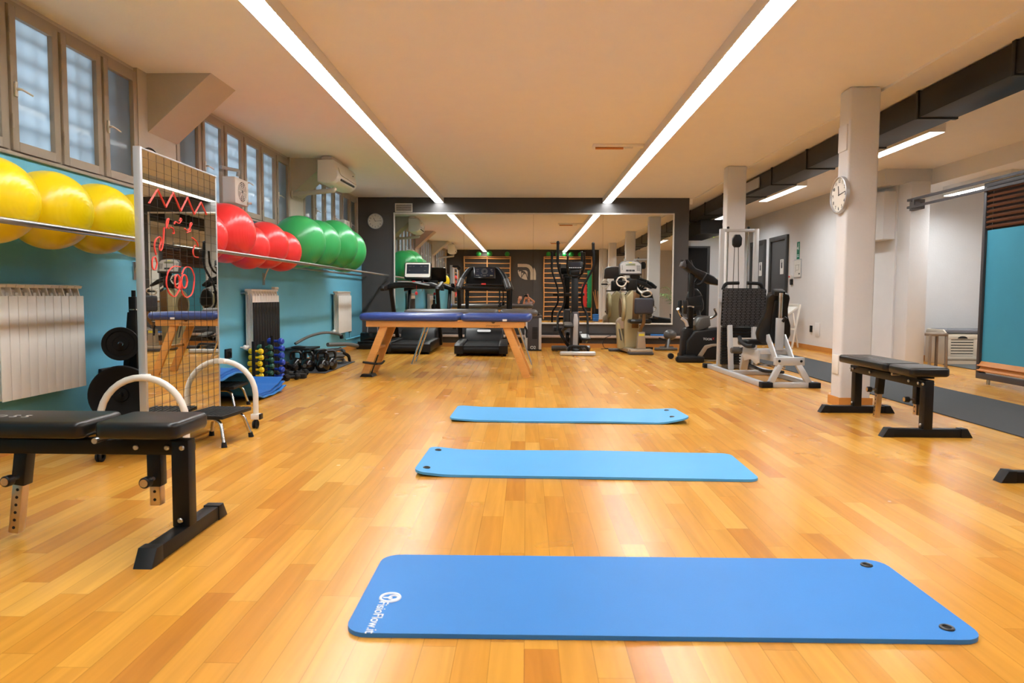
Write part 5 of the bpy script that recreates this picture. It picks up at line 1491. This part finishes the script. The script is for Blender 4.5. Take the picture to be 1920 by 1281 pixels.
B().prism(pp((1275, 490), (1284, 489), (1300, 506), (1316, 512), (1333, 520), (1346, 531), (1344, 537), (1324, 534), (1306, 524), (1288, 512), (1280, 506)), 0.2, 'xz', off=0, bev=0.03, seg=3).obj('console_housing', 'black_plastic', t)
B().box(bp_(1279, 498), (0.07, 0.2, 0.1), rot=(0, R(20), 0), bev=0.01).obj('console_end', 'anthracite', t)
for y in (-0.2, 0.2):
    B().tube([bp_(1318, 516, y), bp_(1311, 526, y * 1.1), bp_(1306, 534, y * 1.1), bp_(1299, 537, y)], 0.02, n=10, fil=0.05).obj('handlebar', 'black_rubber', t)
B().tube([bp_(1292, 491, 0.05), bp_(1298, 508, 0.03)], 0.022, n=10).obj('tablet_post', 'black_plastic', t)
bk = B().prism(pp((1297, 585), (1297, 562), (1301, 548), (1308, 542), (1318, 543), (1325, 551), (1331, 570), (1331, 582), (1325, 590), (1314, 594), (1302, 592)), 0.1, 'xz', off=0.42, bev=0.035, seg=3).obj('backrest', 'black_vinyl', t)
B().prism(pp((1301, 612), (1308, 598), (1316, 594), (1328, 594), (1330, 612), (1320, 618), (1305, 624)), 0.36, 'xz', off=0.1, bev=0.03, seg=3).obj('seat', 'grey_vinyl', t)
B().bar(bp_(1320, 615, 0.2), bp_(1318, 580, 0.42), 0.06, 0.05, bev=0.01, up=(0, 1, 0)).obj('seat_bracket', 'black_metal', t)
B().tube([bp_(1267, 581, -0.1), bp_(1276, 594, 0.0), bp_(1288, 600, 0.1), bp_(1310, 600, 0.2), bp_(1330, 600, 0.15), bp_(1342, 595, 0.1), bp_(1344, 590, 0.05), bp_(1338, 581, 0.0)], 0.018, n=10, fil=0.06, seg=5).obj('seat_handles', 'chrome', t)
B().tube([bp_(1276, 598, -0.05), bp_(1284, 604, -0.05), bp_(1287, 614, -0.05)], 0.025, n=10, fil=0.05).obj('shell_rim', 'silver_paint', t)
B().span(0.05, 0.72, -0.04, 0.04, 0.02, 0.07, bev=0.01).obj('base_beam', 'black_metal', t)
for (y, lab) in ((-0.18, 0), (0.18, 1)):
    B().box((-0.10, y, 0.80), (0.05, 0.09, 0.2), bev=0.015).obj('pedal', 'black_plastic', t)
    B().tube([(-0.1, y, 0.80), (-0.02, y * 0.5, 0.81), (0.05, y * 0.4, 0.8)], 0.016, n=8).obj('crank', 'chrome', t)

# ================================================================ LEG PRESS
t = thing('leg_press', 'silver leg press machine with black ribbed foot plate and back pad', 'leg press', (2.78, 7.32, 0), R(0.8))
f = B().bar((-0.27, 0.0, 0.028), (-0.30, 1.98, 0.028), 0.06, 0.055, bev=0.006).obj('side_rail', 'silver_paint', t)
B().bar((0.27, 0.0, 0.028), (0.22, 1.98, 0.028), 0.06, 0.055, bev=0.006).obj('side_rail', 'silver_paint', t)
B().bar((-0.27, 0.0, 0.028), (0.27, 0.0, 0.028), 0.055, 0.055, bev=0.006).obj('front_rail', 'silver_paint', t)
B().bar((-0.29, 1.2, 0.028), (0.24, 1.2, 0.028), 0.06, 0.055, bev=0.006).obj('cross_rail', 'silver_paint', t)
B().bar((-0.29, 1.95, 0.028), (0.23, 1.95, 0.028), 0.06, 0.055, bev=0.006).obj('cross_rail', 'silver_paint', t)
for (x, y) in ((-0.25, -0.005), (0.25, -0.005), (-0.31, 2.0), (0.22, 2.0)):
    B().box((x, y, 0.03), (0.12, 0.1, 0.058), bev=0.008).obj('rubber_cap', 'black_rubber', t)
B().box((0.0, 0.03, 0.275), (0.31, 0.06, 0.085), bev=0.006).obj('stand_head', 'silver_paint', t)
for s in (-1, 1):
    B().bar((s * 0.09, 0.03, 0.25), (s * 0.2, 0.0, 0.05), 0.06, 0.055, bev=0.006, up=(0, 1, 0)).obj('stand_leg', 'silver_paint', t)
    B().cyl((s * 0.115, -0.003, 0.28), (s * 0.115, -0.012, 0.28), 0.014, n=14, bev=0.003).obj('bolt', 'black_metal', t)
B().bar((0.0, 0.05, 0.285), (0.0, 1.45, 0.255), 0.09, 0.075, bev=0.008).obj('main_beam', 'silver_paint', t)
B().bar((0.0, 1.4, 0.25), (0.0, 1.5, 0.03), 0.09, 0.07, bev=0.008, up=(0, 1, 0)).obj('beam_post', 'silver_paint', t)
B().bar((0.0, 0.15, 0.2), (0.0, 1.1, 0.14), 0.03, 0.03, bev=0.004).obj('drive_rod', 'chrome', t)
# weight tower
for (x, nm) in ((-0.195, 'a'), (0.252, 'b')):
    B().span(x - 0.03, x + 0.03, 1.85, 1.91, 0.03, 1.84, bev=0.006).obj('tower_post', 'silver_paint', t)
    B().cyl((x * 0.6, 1.88, 0.05), (x * 0.6, 1.88, 1.82), 0.011, n=10).obj('guide_rod', 'chrome', t)
    B().sph((x * 0.6, 1.88, 1.855), 0.018).obj('rod_cap', 'black_plastic', t)
B().span(-0.224, 0.281, 1.855, 1.905, 1.80, 1.84, bev=0.005).obj('top_beam', 'silver_paint', t)
B().span(-0.23, -0.13, 1.83, 1.87, 0.88, 0.95, bev=0.005).obj('clamp', 'silver_paint', t)
B().prism([(-0.055, 1.63), (-0.06, 1.72), (-0.03, 1.765), (0.03, 1.765), (0.06, 1.72), (0.055, 1.63), (0.03, 1.6), (-0.03, 1.6)], 0.07, 'xz', off=1.87, bev=0.01).obj('pulley_block', 'black_plastic', t)
B().tube([(-0.03, 1.87, 1.62), (-0.045, 1.87, 0.6)], 0.005, n=6).obj('cable', 'rope_grey', t)
B().tube([(0.02, 1.87, 1.62), (0.045, 1.87, 0.6)], 0.005, n=6).obj('cable', 'rope_grey', t)
for i in range(12):
    B().span(-0.19, 0.19, 1.79, 1.96, 0.065 + i * 0.036, 0.098 + i * 0.036, bev=0.004).obj('stack_plate', 'black_metal', t)
B().span(-0.19, 0.19, 1.79, 1.96, 0.5, 0.56, bev=0.006).obj('head_plate', 'black_metal', t)
B().cyl((0, 1.87, 0.56), (0, 1.87, 0.7), 0.02, n=12).obj('selector_rod', 'black_metal', t)
b = B()
for i in range(10):
    b.box((0.06, 1.788, 0.083 + i * 0.036), (0.035, 0.004, 0.014))
b.obj('weight_labels', 'white_print', t)
B().span(-0.12, 0.2, 1.785, 1.79, 0.3, 0.42).obj('stack_label', 'white_plastic', t)
# foot plate
fp = B().prism(rrect(0.54, 0.48, 0.03, 4), 0.035, 'xz', bev=0.008).obj('foot_plate', 'black_rubber', t, (-0.055, 1.38, 0.82), (R(6), 0, 0))
b = B()
for i in range(22):
    for j in range(9):
        b.box((-0.235 + j * 0.0585 + (0.014 if i % 2 else 0) - 0.007, -0.019, -0.22 + i * 0.021), (0.048, 0.006, 0.012))
b.obj('rubber_ribs', 'rib_grey', fp)
B().bar((-0.22, 1.38, 0.6), (-0.215, 1.3, 0.05), 0.055, 0.06, bev=0.006, up=(0, 1, 0)).obj('plate_post', 'silver_paint', t)
B().bar((0.1, 1.42, 0.6), (0.1, 1.4, 0.28), 0.055, 0.06, bev=0.006, up=(0, 1, 0)).obj('plate_post', 'silver_paint', t)
for s in (-1, 1):
    B().tube([(-0.06 + s * 0.25, 1.40, 1.04), (-0.06 + s * 0.22, 1.40, 1.12), (-0.06 + s * 0.05, 1.40, 1.125)], 0.022, n=10, fil=0.06).obj('plate_handle', 'black_rubber', t)
# seat and backrest
hg = [(-0.11, 0.56), (-0.125, 0.52), (-0.12, 0.40), (-0.135, 0.30), (-0.175, 0.20), (-0.19, 0.08), (-0.17, 0.01), (-0.11, -0.03), (0.11, -0.03), (0.17, 0.01), (0.19, 0.08), (0.175, 0.20), (0.135, 0.30), (0.12, 0.40), (0.125, 0.52), (0.11, 0.56), (0.06, 0.58), (-0.06, 0.58)]
bk = B().prism(hg, 0.085, 'xz', bev=0.02, seg=3).obj('backrest', 'black_vinyl', t, (0.06, 0.70, 0.455), (R(18), 0, R(-2)))
B().span(-0.055, 0.055, -0.06, -0.042, 0.0, 0.5, bev=0.008).obj('back_shell', 'black_plastic', bk)
B().prism(rrect(0.30, 0.30, 0.06, 5, 0, 0), 0.07, 'xy', bev=0.022, seg=3).obj('seat_pad', 'black_vinyl', t, (-0.06, 0.98, 0.415), (R(-4), 0, 0))
B().bar((0.04, 0.42, 1.0), (0.05, 0.45, 0.42), 0.045, 0.03, bev=0.004, up=(0, 1, 0)).obj('adjuster_bar', 'chrome', t)
b = B()
for i in range(5):
    b.cyl((0.046 + 0, 0.427, 0.66 + i * 0.04), (0.046, 0.422, 0.66 + i * 0.04), 0.008, n=10)
b.obj('hole', 'hole', t)
B().box((0.035, 0.47, 1.005), (0.12, 0.10, 0.055), rot=(R(18), 0, 0), bev=0.012).obj('head_clamp', 'black_plastic', t)
B().bar((0.05, 0.44, 0.72), (0.05, 0.45, 0.36), 0.085, 0.05, bev=0.006, up=(0, 1, 0)).obj('adjuster_sleeve', 'silver_paint', t)
B().tube([(0.07, 0.42, 0.68), (0.10, 0.40, 0.73)], [0.016, 0.02], n=10).obj('adjuster_knob', 'black_plastic', t)
for s in (-1, 1):
    B().prism([(0.18, 0.30), (0.30, 0.30), (0.50, 0.46), (0.50, 0.53), (0.44, 0.54)], 0.018, 'yz', off=0.02 + s * 0.09, bev=0.004).obj('hinge_plate', 'silver_paint', t)
B().bar((-0.16, 0.5, 0.345), (0.2, 0.5, 0.345), 0.12, 0.06, bev=0.006).obj('seat_carriage', 'silver_paint', t)
B().prism([(0.45, 0.36), (0.98, 0.36), (1.0, 0.28), (0.92, 0.2), (0.7, 0.24), (0.52, 0.19), (0.45, 0.22)], 0.02, 'yz', off=-0.17, bev=0.005).obj('cheek_plate', 'silver_paint', t)
B().tube([(-0.2, 0.55, 0.40), (-0.21, 0.75, 0.38), (-0.21, 0.98, 0.42), (-0.2, 1.05, 0.47)], 0.024, n=10, fil=0.1).obj('side_handle', 'black_rubber', t)
B().cyl((-0.3, 1.05, 0.31), (-0.1, 1.05, 0.31), 0.036, n=14, bev=0.006).obj('roller', 'grey_vinyl', t)
B().tube([(-0.12, 0.9, 0.15), (-0.1, 0.5, 0.12), (0.05, 0.3, 0.13)], 0.018, n=8, fil=0.05).obj('link_bar', 'black_metal', t)

# ================================================================ SEEN IN THE MIRROR: REAR WALL
def wall_bars(x0, x1, z1, lab, double=True, z0=0.05, yoff=0.0):
    t = thing('wall_bars', lab, 'wall bars', (x0, YR + 0.002, 0), 0, 'wooden wall bars on the dark rear wall')
    W = x1 - x0
    xs = [0.02, W / 2, W - 0.02] if double else [0.015, W - 0.015]
    for x in xs:
        B().span(x - 0.02, x + 0.02, 0.0, 0.11, z0, z1, bev=0.004).obj('post', 'birch', t)
    n = int((z1 - z0 - 0.15) / 0.187)
    for k in range(n + 1):
        z = z1 - 0.06 - k * 0.187
        y = 0.135 if k == 0 else 0.085
        B().cyl((0.0, y, z), (W, y, z), 0.02, n=10).obj('rung', 'birch', t)
    if double:
        B().span(0, W, 0.0, 0.16, z1, z1 + 0.018).obj('top_shelf', 'birch', t)
    return t
wall_bars(-2.44, -0.60, 2.46, 'double wooden wall bars nearer the windows, seen in the big mirror')
wall_bars(0.67, 2.56, 2.46, 'double wooden wall bars nearer the columns, seen in the big mirror')
wall_bars(-2.86, -2.62, 2.06, 'narrow wooden ladder beside the wall bars, seen in the big mirror', False, 0.3)
for (x, r, lab) in ((-1.86, 0.10, 'small green ball on the window-side wall bars, first from the windows'), (-1.42, 0.105, 'small green ball on the window-side wall bars, second from the windows'), (-0.75, 0.095, 'small green ball on the window-side wall bars, last from the windows'), (0.85, 0.09, 'small green ball on the column-side wall bars, first from the emblem'), (1.20, 0.085, 'small green ball on the column-side wall bars, second from the emblem'), (1.47, 0.08, 'small green ball on the column-side wall bars, third from the emblem'), (1.74, 0.095, 'small green ball on the column-side wall bars, fourth from the emblem'), (2.08, 0.09, 'small green ball on the column-side wall bars, last from the emblem')):
    tag(B().sph((0, 0, 0), r, (1, 1, 1), 24, 16).obj('exercise_ball', 'ball_green_small', None, (x, YR + 0.095, 2.478 + r)), lab, 'ball', 'small green balls on the wall bars')
t = thing('wall_emblem', 'cream clinic emblem of an arch and leaf on the dark rear wall', 'emblem', (0, YR + 0.001, 0))
def lp(*uv):
    return [(-0.33 + (u - 135) * 0.00166, 2.2 - (v - 200) * 0.00166) for u, v in uv]
B().prism(lp((135, 200), (330, 200), (400, 215), (455, 255), (488, 312), (494, 345), (494, 575), (425, 575), (425, 395), (405, 330), (370, 290), (330, 275), (135, 275)), 0.012, 'xz', off=0.007).obj('arch', 'logo_cream', t)
B().prism(lp((501, 330), (512, 280), (545, 340), (562, 420), (562, 575), (501, 575)), 0.012, 'xz', off=0.007).obj('arch_fold', 'logo_cream', t)
B().prism(lp((140, 350), (165, 345), (150, 385), (215, 372), (215, 532), (170, 480), (140, 400)), 0.012, 'xz', off=0.007).obj('leaf', 'logo_cream', t)
B().prism(lp((222, 535), (270, 450), (300, 430), (322, 445), (360, 575), (300, 570)), 0.012, 'xz', off=0.007).obj('leaf', 'logo_cream', t)
B().prism(lp((240, 350), (325, 350), (360, 385), (360, 520), (335, 430), (300, 380)), 0.012, 'xz', off=0.007).obj('leaf', 'logo_cream', t)
B().prism(lp((228, 415), (268, 408), (250, 450), (228, 492)), 0.012, 'xz', off=0.007).obj('leaf', 'logo_cream', t)
tag(B().prism(rrect(0.19, 0.88, 0.03, 4), 0.03, 'xz', bev=0.008).obj('exercise_mat', 'mat_red', None, (2.25, YR + 0.165, 0.97)), 'red mat hanging on the wall bars, seen in the big mirror', 'exercise mat')
tag(B().prism(rrect(0.17, 1.45, 0.03, 4), 0.03, 'xz', bev=0.008).obj('exercise_mat', 'mat_green', None, (2.45, YR + 0.165, 1.23)), 'green mat hanging on the wall bars, seen in the big mirror', 'exercise mat')
t = thing('stick_bin', 'black bin holding wooden sticks, seen in the big mirror', 'bin', (2.79, YR + 0.22, 0))
B().lathe([(0, 0), (0.12, 0), (0.145, 0.47), (0.135, 0.47), (0.112, 0.015), (0, 0.015)], 24).obj('bin', 'black_plastic', t)
for i, (dx, dy, h) in enumerate(((-0.2, 0.02, 1.13), (-0.13, 0.05, 1.2), (-0.03, -0.03, 1.15), (0.1, 0.03, 1.08), (0.16, 0.0, 1.2), (0.19, -0.05, 1.1))):
    tag(B().cyl((2.79 - dx * 0.22, YR + 0.22 + (i - 2.5) * 0.026, 0.03), (2.79 + dx, YR + 0.22 + (i - 2.5) * 0.026, h), 0.013, n=10).obj('wooden_stick', 'birch'), 'wooden exercise stick in the black bin, seen in the big mirror', 'stick', 'sticks in the bin')
for i in range(4):
    tag(B().prism(rrect(0.36, 0.3, 0.1, 6), 0.066, 'xy', bev=0.03, seg=3).obj('cushion', 'cushion_blue', None, (2.72, YR + 0.62, 0.034 + i * 0.068), (0, 0, R(10 * i))), ['lowest', 'second lowest', 'second highest', 'topmost'][i] + ' blue cushion of the small stack, seen in the big mirror', 'cushion', 'stack of blue cushions')
t = thing('cable_machine', 'grey cable machine in the rear window corner, seen in the big mirror', 'cable machine', (-2.85, -0.85, 0))
B().span(-0.05, 0.05, -0.05, 0.05, 0.0, 2.1, bev=0.008).obj('post', 'grey_frame', t)
B().span(-0.18, 0.18, -0.25, 0.35, 0.0, 0.06, bev=0.008).obj('base', 'grey_frame', t)
B().bar((0, 0.0, 2.05), (0.3, 0.1, 2.05), 0.06, 0.06, bev=0.006).obj('top_arm', 'black_metal', t)
B().cyl((0.3, 0.06, 1.98), (0.3, 0.14, 1.98), 0.07, n=20, bev=0.01).obj('pulley', 'black_plastic', t)
B().tube([(0.3, 0.1, 1.95), (0.28, 0.1, 0.9)], 0.006, n=6).obj('cable', 'rope_grey', t)
for i in range(6):
    B().span(-0.13, 0.13, 0.08, 0.2, 0.1 + i * 0.06, 0.155 + i * 0.06, bev=0.004).obj('stack_plate', 'black_metal', t)

# potted palm and desk in the side room (mirror only)
t = thing('potted_palm', 'potted palm in the side room, seen in the big mirror', 'plant', (4.95, 2.6, 0))
B().lathe([(0, 0), (0.15, 0), (0.2, 0.36), (0.21, 0.38), (0.18, 0.38), (0.17, 0.34), (0, 0.34)], 28).obj('pot', 'anthracite', t)
B().tube([(0, 0, 0.34), (0.02, 0, 0.7)], 0.02, n=8).obj('stem', 'taupe_wood', t)
rnd = random.Random(4)
for i in range(11):
    a = i * 2.4; L = 0.6 + 0.25 * rnd.random(); up = 0.55 + 0.5 * rnd.random()
    b = B()
    prev = None
    for k in range(9):
        s = k / 8
        p = Vector((math.cos(a) * L * s, math.sin(a) * L * s, 0.65 + up * s * 1.5 - 0.9 * up * s * s))
        if prev is not None:
            b.tube([prev, p], 0.006, n=5)
            side = Vector((-math.sin(a), math.cos(a), 0))
            for sg in (-1, 1):
                tip = p + side * sg * 0.22 * (1 - s * 0.6) + Vector((math.cos(a), math.sin(a), 0)) * 0.12 - Vector((0, 0, 0.05))
                b.bar(p, tip, 0.018, 0.003)
        prev = p
    b.obj('frond', 'leaf', t)
t = thing('reception_desk', 'pale desk in the side room, seen only in the mirrors', 'desk', (6.2, 5.6, 0), R(90))
B().span(-0.8, 0.8, -0.35, 0.35, 0.72, 0.76, bev=0.006).obj('desktop', 'beech', t)
for s in (-1, 1):
    B().span(s * 0.76, s * 0.80, -0.33, 0.33, 0, 0.72).obj('side_panel', 'white_plastic', t)
B().span(-0.76, 0.76, -0.3, -0.27, 0.1, 0.72).obj('front_panel', 'white_plastic', t)

# ================================================================ PEOPLE (mirror only, beside the camera)
def skin(name, verts, edges, radii, material, parent=None, root=0, sub=1):
    me = bpy.data.meshes.new('tmp_' + name)
    me.from_pydata([Vector(v) for v in verts], edges, [])
    o = bpy.data.objects.new('tmp_' + name, me)
    C.objects.link(o)
    m = o.modifiers.new('s', 'SKIN'); m.use_smooth_shade = True
    lay = me.skin_vertices[0].data
    for i, r in enumerate(radii):
        lay[i].radius = r if isinstance(r, tuple) else (r, r)
        lay[i].use_root = (i == root)
    sb = o.modifiers.new('d', 'SUBSURF'); sb.levels = sub; sb.render_levels = sub
    dg = bpy.context.evaluated_depsgraph_get()
    m2 = bpy.data.meshes.new_from_object(o.evaluated_get(dg))
    b = B(); b.bm.from_mesh(m2)
    bpy.data.objects.remove(o); bpy.data.meshes.remove(me); bpy.data.meshes.remove(m2)
    return b.obj(name, material, parent, angle=180)

class Graph:
    def __init__(s):
        s.v, s.e, s.r = [], [], []
    def pt(s, p, r, frm=None):
        s.v.append(p); s.r.append(r); i = len(s.v) - 1
        if frm is not None:
            s.e.append((frm, i))
        return i
    def hand(s, wrist, pos, fwd, side, up_, curl=0.5, thumb=1):
        f, sd, u = Vector(fwd).normalized(), Vector(side).normalized(), Vector(up_).normalized()
        pos = Vector(pos)
        palm = s.pt(tuple(pos + f * 0.035), (0.024, 0.02), wrist)
        for k in range(4):
            base = pos + f * 0.075 + sd * (k - 1.5) * 0.021
            L = (0.062, 0.074, 0.07, 0.054)[k]
            a = s.pt(tuple(base), 0.0105, palm)
            b = s.pt(tuple(base + f * L * 0.55 * (1 - curl * 0.4) - u * L * 0.5 * curl), 0.009, a)
            s.pt(tuple(base + f * L * 0.75 * (1 - curl) - u * L * (0.35 + 0.6 * curl)), 0.0075, b)
        tb = pos + f * 0.02 + sd * thumb * 0.036 - u * 0.008
        a = s.pt(tuple(tb), 0.012, palm)
        b = s.pt(tuple(tb + f * 0.03 + sd * thumb * 0.018 - u * 0.01), 0.0105, a)
        s.pt(tuple(tb + f * 0.055 + sd * thumb * 0.012 - u * 0.02), 0.0085, b)

def head_mesh(center, rot, size=1.0):
    """head with brow, eye hollows, nose, mouth, chin and ears; faces +Y before rot"""
    b = bmesh.new()
    bmesh.ops.create_uvsphere(b, u_segments=40, v_segments=28, radius=0.1)
    for v in b.verts:
        x, y, z = v.co
        z *= 1.22
        if y > 0:
            y *= 0.98
        x *= 0.80
        if z < -0.03:
            k = min(1, (-z - 0.03) / 0.09)
            x *= 1 - 0.38 * k; y = y * (1 - 0.15 * k) + 0.012 * k
        if y > 0.04:
            y += 0.024 * math.exp(-((x / 0.013) ** 2 + ((z + 0.012) / 0.02) ** 2))       # nose
            y += 0.008 * math.exp(-((x / 0.01) ** 2 + ((z - 0.012) / 0.03) ** 2))
            for s in (-1, 1):
                y -= 0.010 * math.exp(-(((x - s * 0.032) / 0.016) ** 2 + ((z - 0.012) / 0.011) ** 2))  # eyes
            y += 0.005 * math.exp(-((x / 0.02) ** 2 + ((z + 0.052) / 0.007) ** 2))       # lips
            y += 0.006 * math.exp(-((x / 0.02) ** 2 + ((z + 0.095) / 0.015) ** 2))       # chin
            y += 0.004 * math.exp(-((x / 0.05) ** 2 + ((z - 0.036) / 0.009) ** 2))       # brow
        v.co = (x, y, z)
    bmesh.ops.scale(b, vec=(size,) * 3, verts=b.verts)
    b.transform(xf(center, rot))
    return b

def person(label, root_loc, G, hc, hrot, shirtG, trousG, shirt, trous, hair_long):
    t = thing('person', label, 'person', root_loc)
    body = skin('body', G.v, G.e, G.r, 'skin', t)
    bm = bmesh.new(); bm.from_mesh(body.data)
    hb = head_mesh(hc, hrot)
    tmp = bpy.data.meshes.new('tmp'); hb.to_mesh(tmp); hb.free(); bm.from_mesh(tmp); bpy.data.meshes.remove(tmp)
    for s in (-1, 1):
        e = bmesh.new(); bmesh.ops.create_uvsphere(e, u_segments=12, v_segments=8, radius=0.024)
        bmesh.ops.scale(e, vec=(0.4, 0.7, 1.25), verts=e.verts)
        e.transform(xf(hc, hrot) @ Matrix.Translation((s * 0.08, -0.005, -0.005)))
        tmp = bpy.data.meshes.new('tmp'); e.to_mesh(tmp); e.free(); bm.from_mesh(tmp); bpy.data.meshes.remove(tmp)
    for f in bm.faces:
        f.smooth = True
    bm.to_mesh(body.data); bm.free()
    H = xf(hc, hrot)
    for s in (-1, 1):
        B().sph((0, 0, 0), 0.0095).move(H @ Matrix.Translation((s * 0.032, 0.083, 0.013))).obj('eye', 'white_print', t)
        B().sph((0, 0, 0), 0.005).move(H @ Matrix.Translation((s * 0.032, 0.0905, 0.013))).obj('iris', 'hair_brown', t)
    B().sph((0, 0, 0), 0.02, (1, 0.3, 0.28)).move(H @ Matrix.Translation((0, 0.094, -0.052))).obj('lips', 'mat_red', t)
    h = B()
    b = bmesh.new(); bmesh.ops.create_uvsphere(b, u_segments=32, v_segments=20, radius=0.108)
    for v in b.verts:
        x, y, z = v.co
        x *= 0.86; z *= 1.2
        if y > 0.02 and z < 0.075:
            y = 0.02 + (y - 0.02) * 0.15
        if z < -0.03 and y > -0.03:
            y = -0.03
        if z < -0.05:
            z = -0.05 + (z + 0.05) * (2.2 if hair_long else 0.6); x *= 0.9
        v.co = (x, y - 0.006, z)
    h.add(b, H)
    h.obj('hair', 'hair_brown', t, angle=180)
    skin('shirt', shirtG.v, shirtG.e, shirtG.r, shirt, t)
    skin('trousers', trousG.v, trousG.e, trousG.r, trous, t)
    return t

def figure(px, py, hz, sh, lean, arms, knees):
    """kneeling figure; returns body, shirt and trouser graphs in world coordinates relative to (px,py)"""
    pel, chest, neck = (0, -0.12, 0.27), (0, -0.02 + lean * 0.5, sh - 0.16), (0, 0.02 + lean, sh + 0.05)
    G, S, T = Graph(), Graph(), Graph()
    p = G.pt(pel, (0.125, 0.10)); w = G.pt((0, -0.08 + lean * 0.2, 0.42), (0.105, 0.085), p); c = G.pt(chest, (0.125, 0.09), w)
    n = G.pt(neck, 0.048, c); G.pt((0, 0.05 + lean, hz - 0.08), 0.046, n)
    sp = S.pt((0, -0.11, 0.30), (0.142, 0.115)); sw = S.pt((0, -0.08 + lean * 0.2, 0.42), (0.125, 0.105), sp); sc = S.pt(chest, (0.145, 0.108), sw); su = S.pt((0, 0.0 + lean * 0.75, sh - 0.04), (0.12, 0.085), sc); S.pt((0, 0.02 + lean * 0.9, sh + 0.045), (0.068, 0.062), su)
    for s, (el, wr, f, sd, u, cu) in zip((-1, 1), arms):
        a = G.pt((s * 0.165, lean * 0.6 - 0.02, sh - 0.02), 0.048, c)
        e = G.pt(el, 0.036, a); h = G.pt(wr, 0.026, e)
        G.hand(h, wr, f, sd, u, cu, -s)
        a2 = S.pt((s * 0.165, lean * 0.6 - 0.02, sh - 0.02), 0.066, su)
        S.pt(tuple(Vector((s * 0.165, lean * 0.6 - 0.02, sh - 0.02)).lerp(Vector(el), 0.62)), 0.056, a2)
    tp = T.pt((0, -0.13, 0.25), (0.15, 0.125))
    for s in (-1, 1):
        hip = G.pt((s * 0.09, -0.13, 0.22), 0.085, p); k = G.pt((s * 0.15, 0.28, 0.075), 0.058, hip)
        an = G.pt((s * 0.12, -0.14, 0.05), 0.04, k); G.pt((s * 0.12, -0.26, 0.035), 0.032, an)
        hip = T.pt((s * 0.09, -0.13, 0.23), 0.1, tp); k = T.pt((s * 0.15, 0.285, 0.078), 0.072, hip); T.pt((s * 0.12, -0.13, 0.056), 0.053, k)
    return G, S, T
# the photographer, kneeling with the camera at the eye
G, S, T = figure(0, 0, 0.93, 0.70, 0.10, [((-0.17, 0.22, 0.66), (-0.13, 0.385, 0.86), (0.5, 0.6, 0.6), (0.5, -0.2, -0.3), (0, -1, 0.6), 0.5), ((0.21, 0.16, 0.74), (0.0, 0.36, 0.90), (-0.5, 0.6, 0.35), (0, 0.4, 0.7), (0.3, -1, 0.3), 0.6)], None)
person('person kneeling in a mauve top with a camera to the eye, seen in the mirror', (0.09, -0.50, 0), G, (-0.07, 0.325, 0.945), (R(-4), 0, R(6)), S, T, 'shirt_mauve', 'jeans', False)
t = thing('photo_camera', 'black photo camera held to the eye of the kneeling person', 'camera', (0, -0.055, 0.95))
B().box((0.0, -0.012, 0.0), (0.135, 0.055, 0.085), bev=0.012, seg=3).obj('body', 'black_plastic', t)
B().box((0.0, -0.01, 0.056), (0.055, 0.05, 0.035), bev=0.01).obj('prism_hump', 'black_plastic', t)
B().cyl((0, 0.012, 0), (0, 0.036, 0), 0.036, n=28, bev=0.003).obj('lens', 'gloss_black', t)
B().box((0.0, -0.012, 0.09), (0.022, 0.02, 0.035), bev=0.004).obj('hot_shoe_mic', 'black_plastic', t)
B().tube([(-0.068, -0.012, 0.02), (-0.09, -0.12, -0.12), (-0.02, -0.14, -0.24), (0.06, -0.14, -0.22), (0.068, -0.012, 0.02)], 0.006, n=6, fil=0.08).obj('strap', 'cloth_black', t)
# companion
G, S, T = figure(0, 0, 0.88, 0.655, 0.06, [((-0.22, 0.12, 0.45), (-0.17, 0.3, 0.28), (0.1, 1, -0.3), (1, 0, 0), (0, 0.3, 1), 0.3), ((0.2, 0.14, 0.45), (0.15, 0.3, 0.28), (-0.1, 1, -0.3), (1, 0, 0), (0, 0.3, 1), 0.3)], None)
person('person kneeling in a black top with dark tied hair, seen in the mirror', (-0.27, -0.86, 0), G, (0.035, 0.15, 0.875), (R(-8), R(6), R(-38)), S, T, 'cloth_black', 'cloth_black', False)
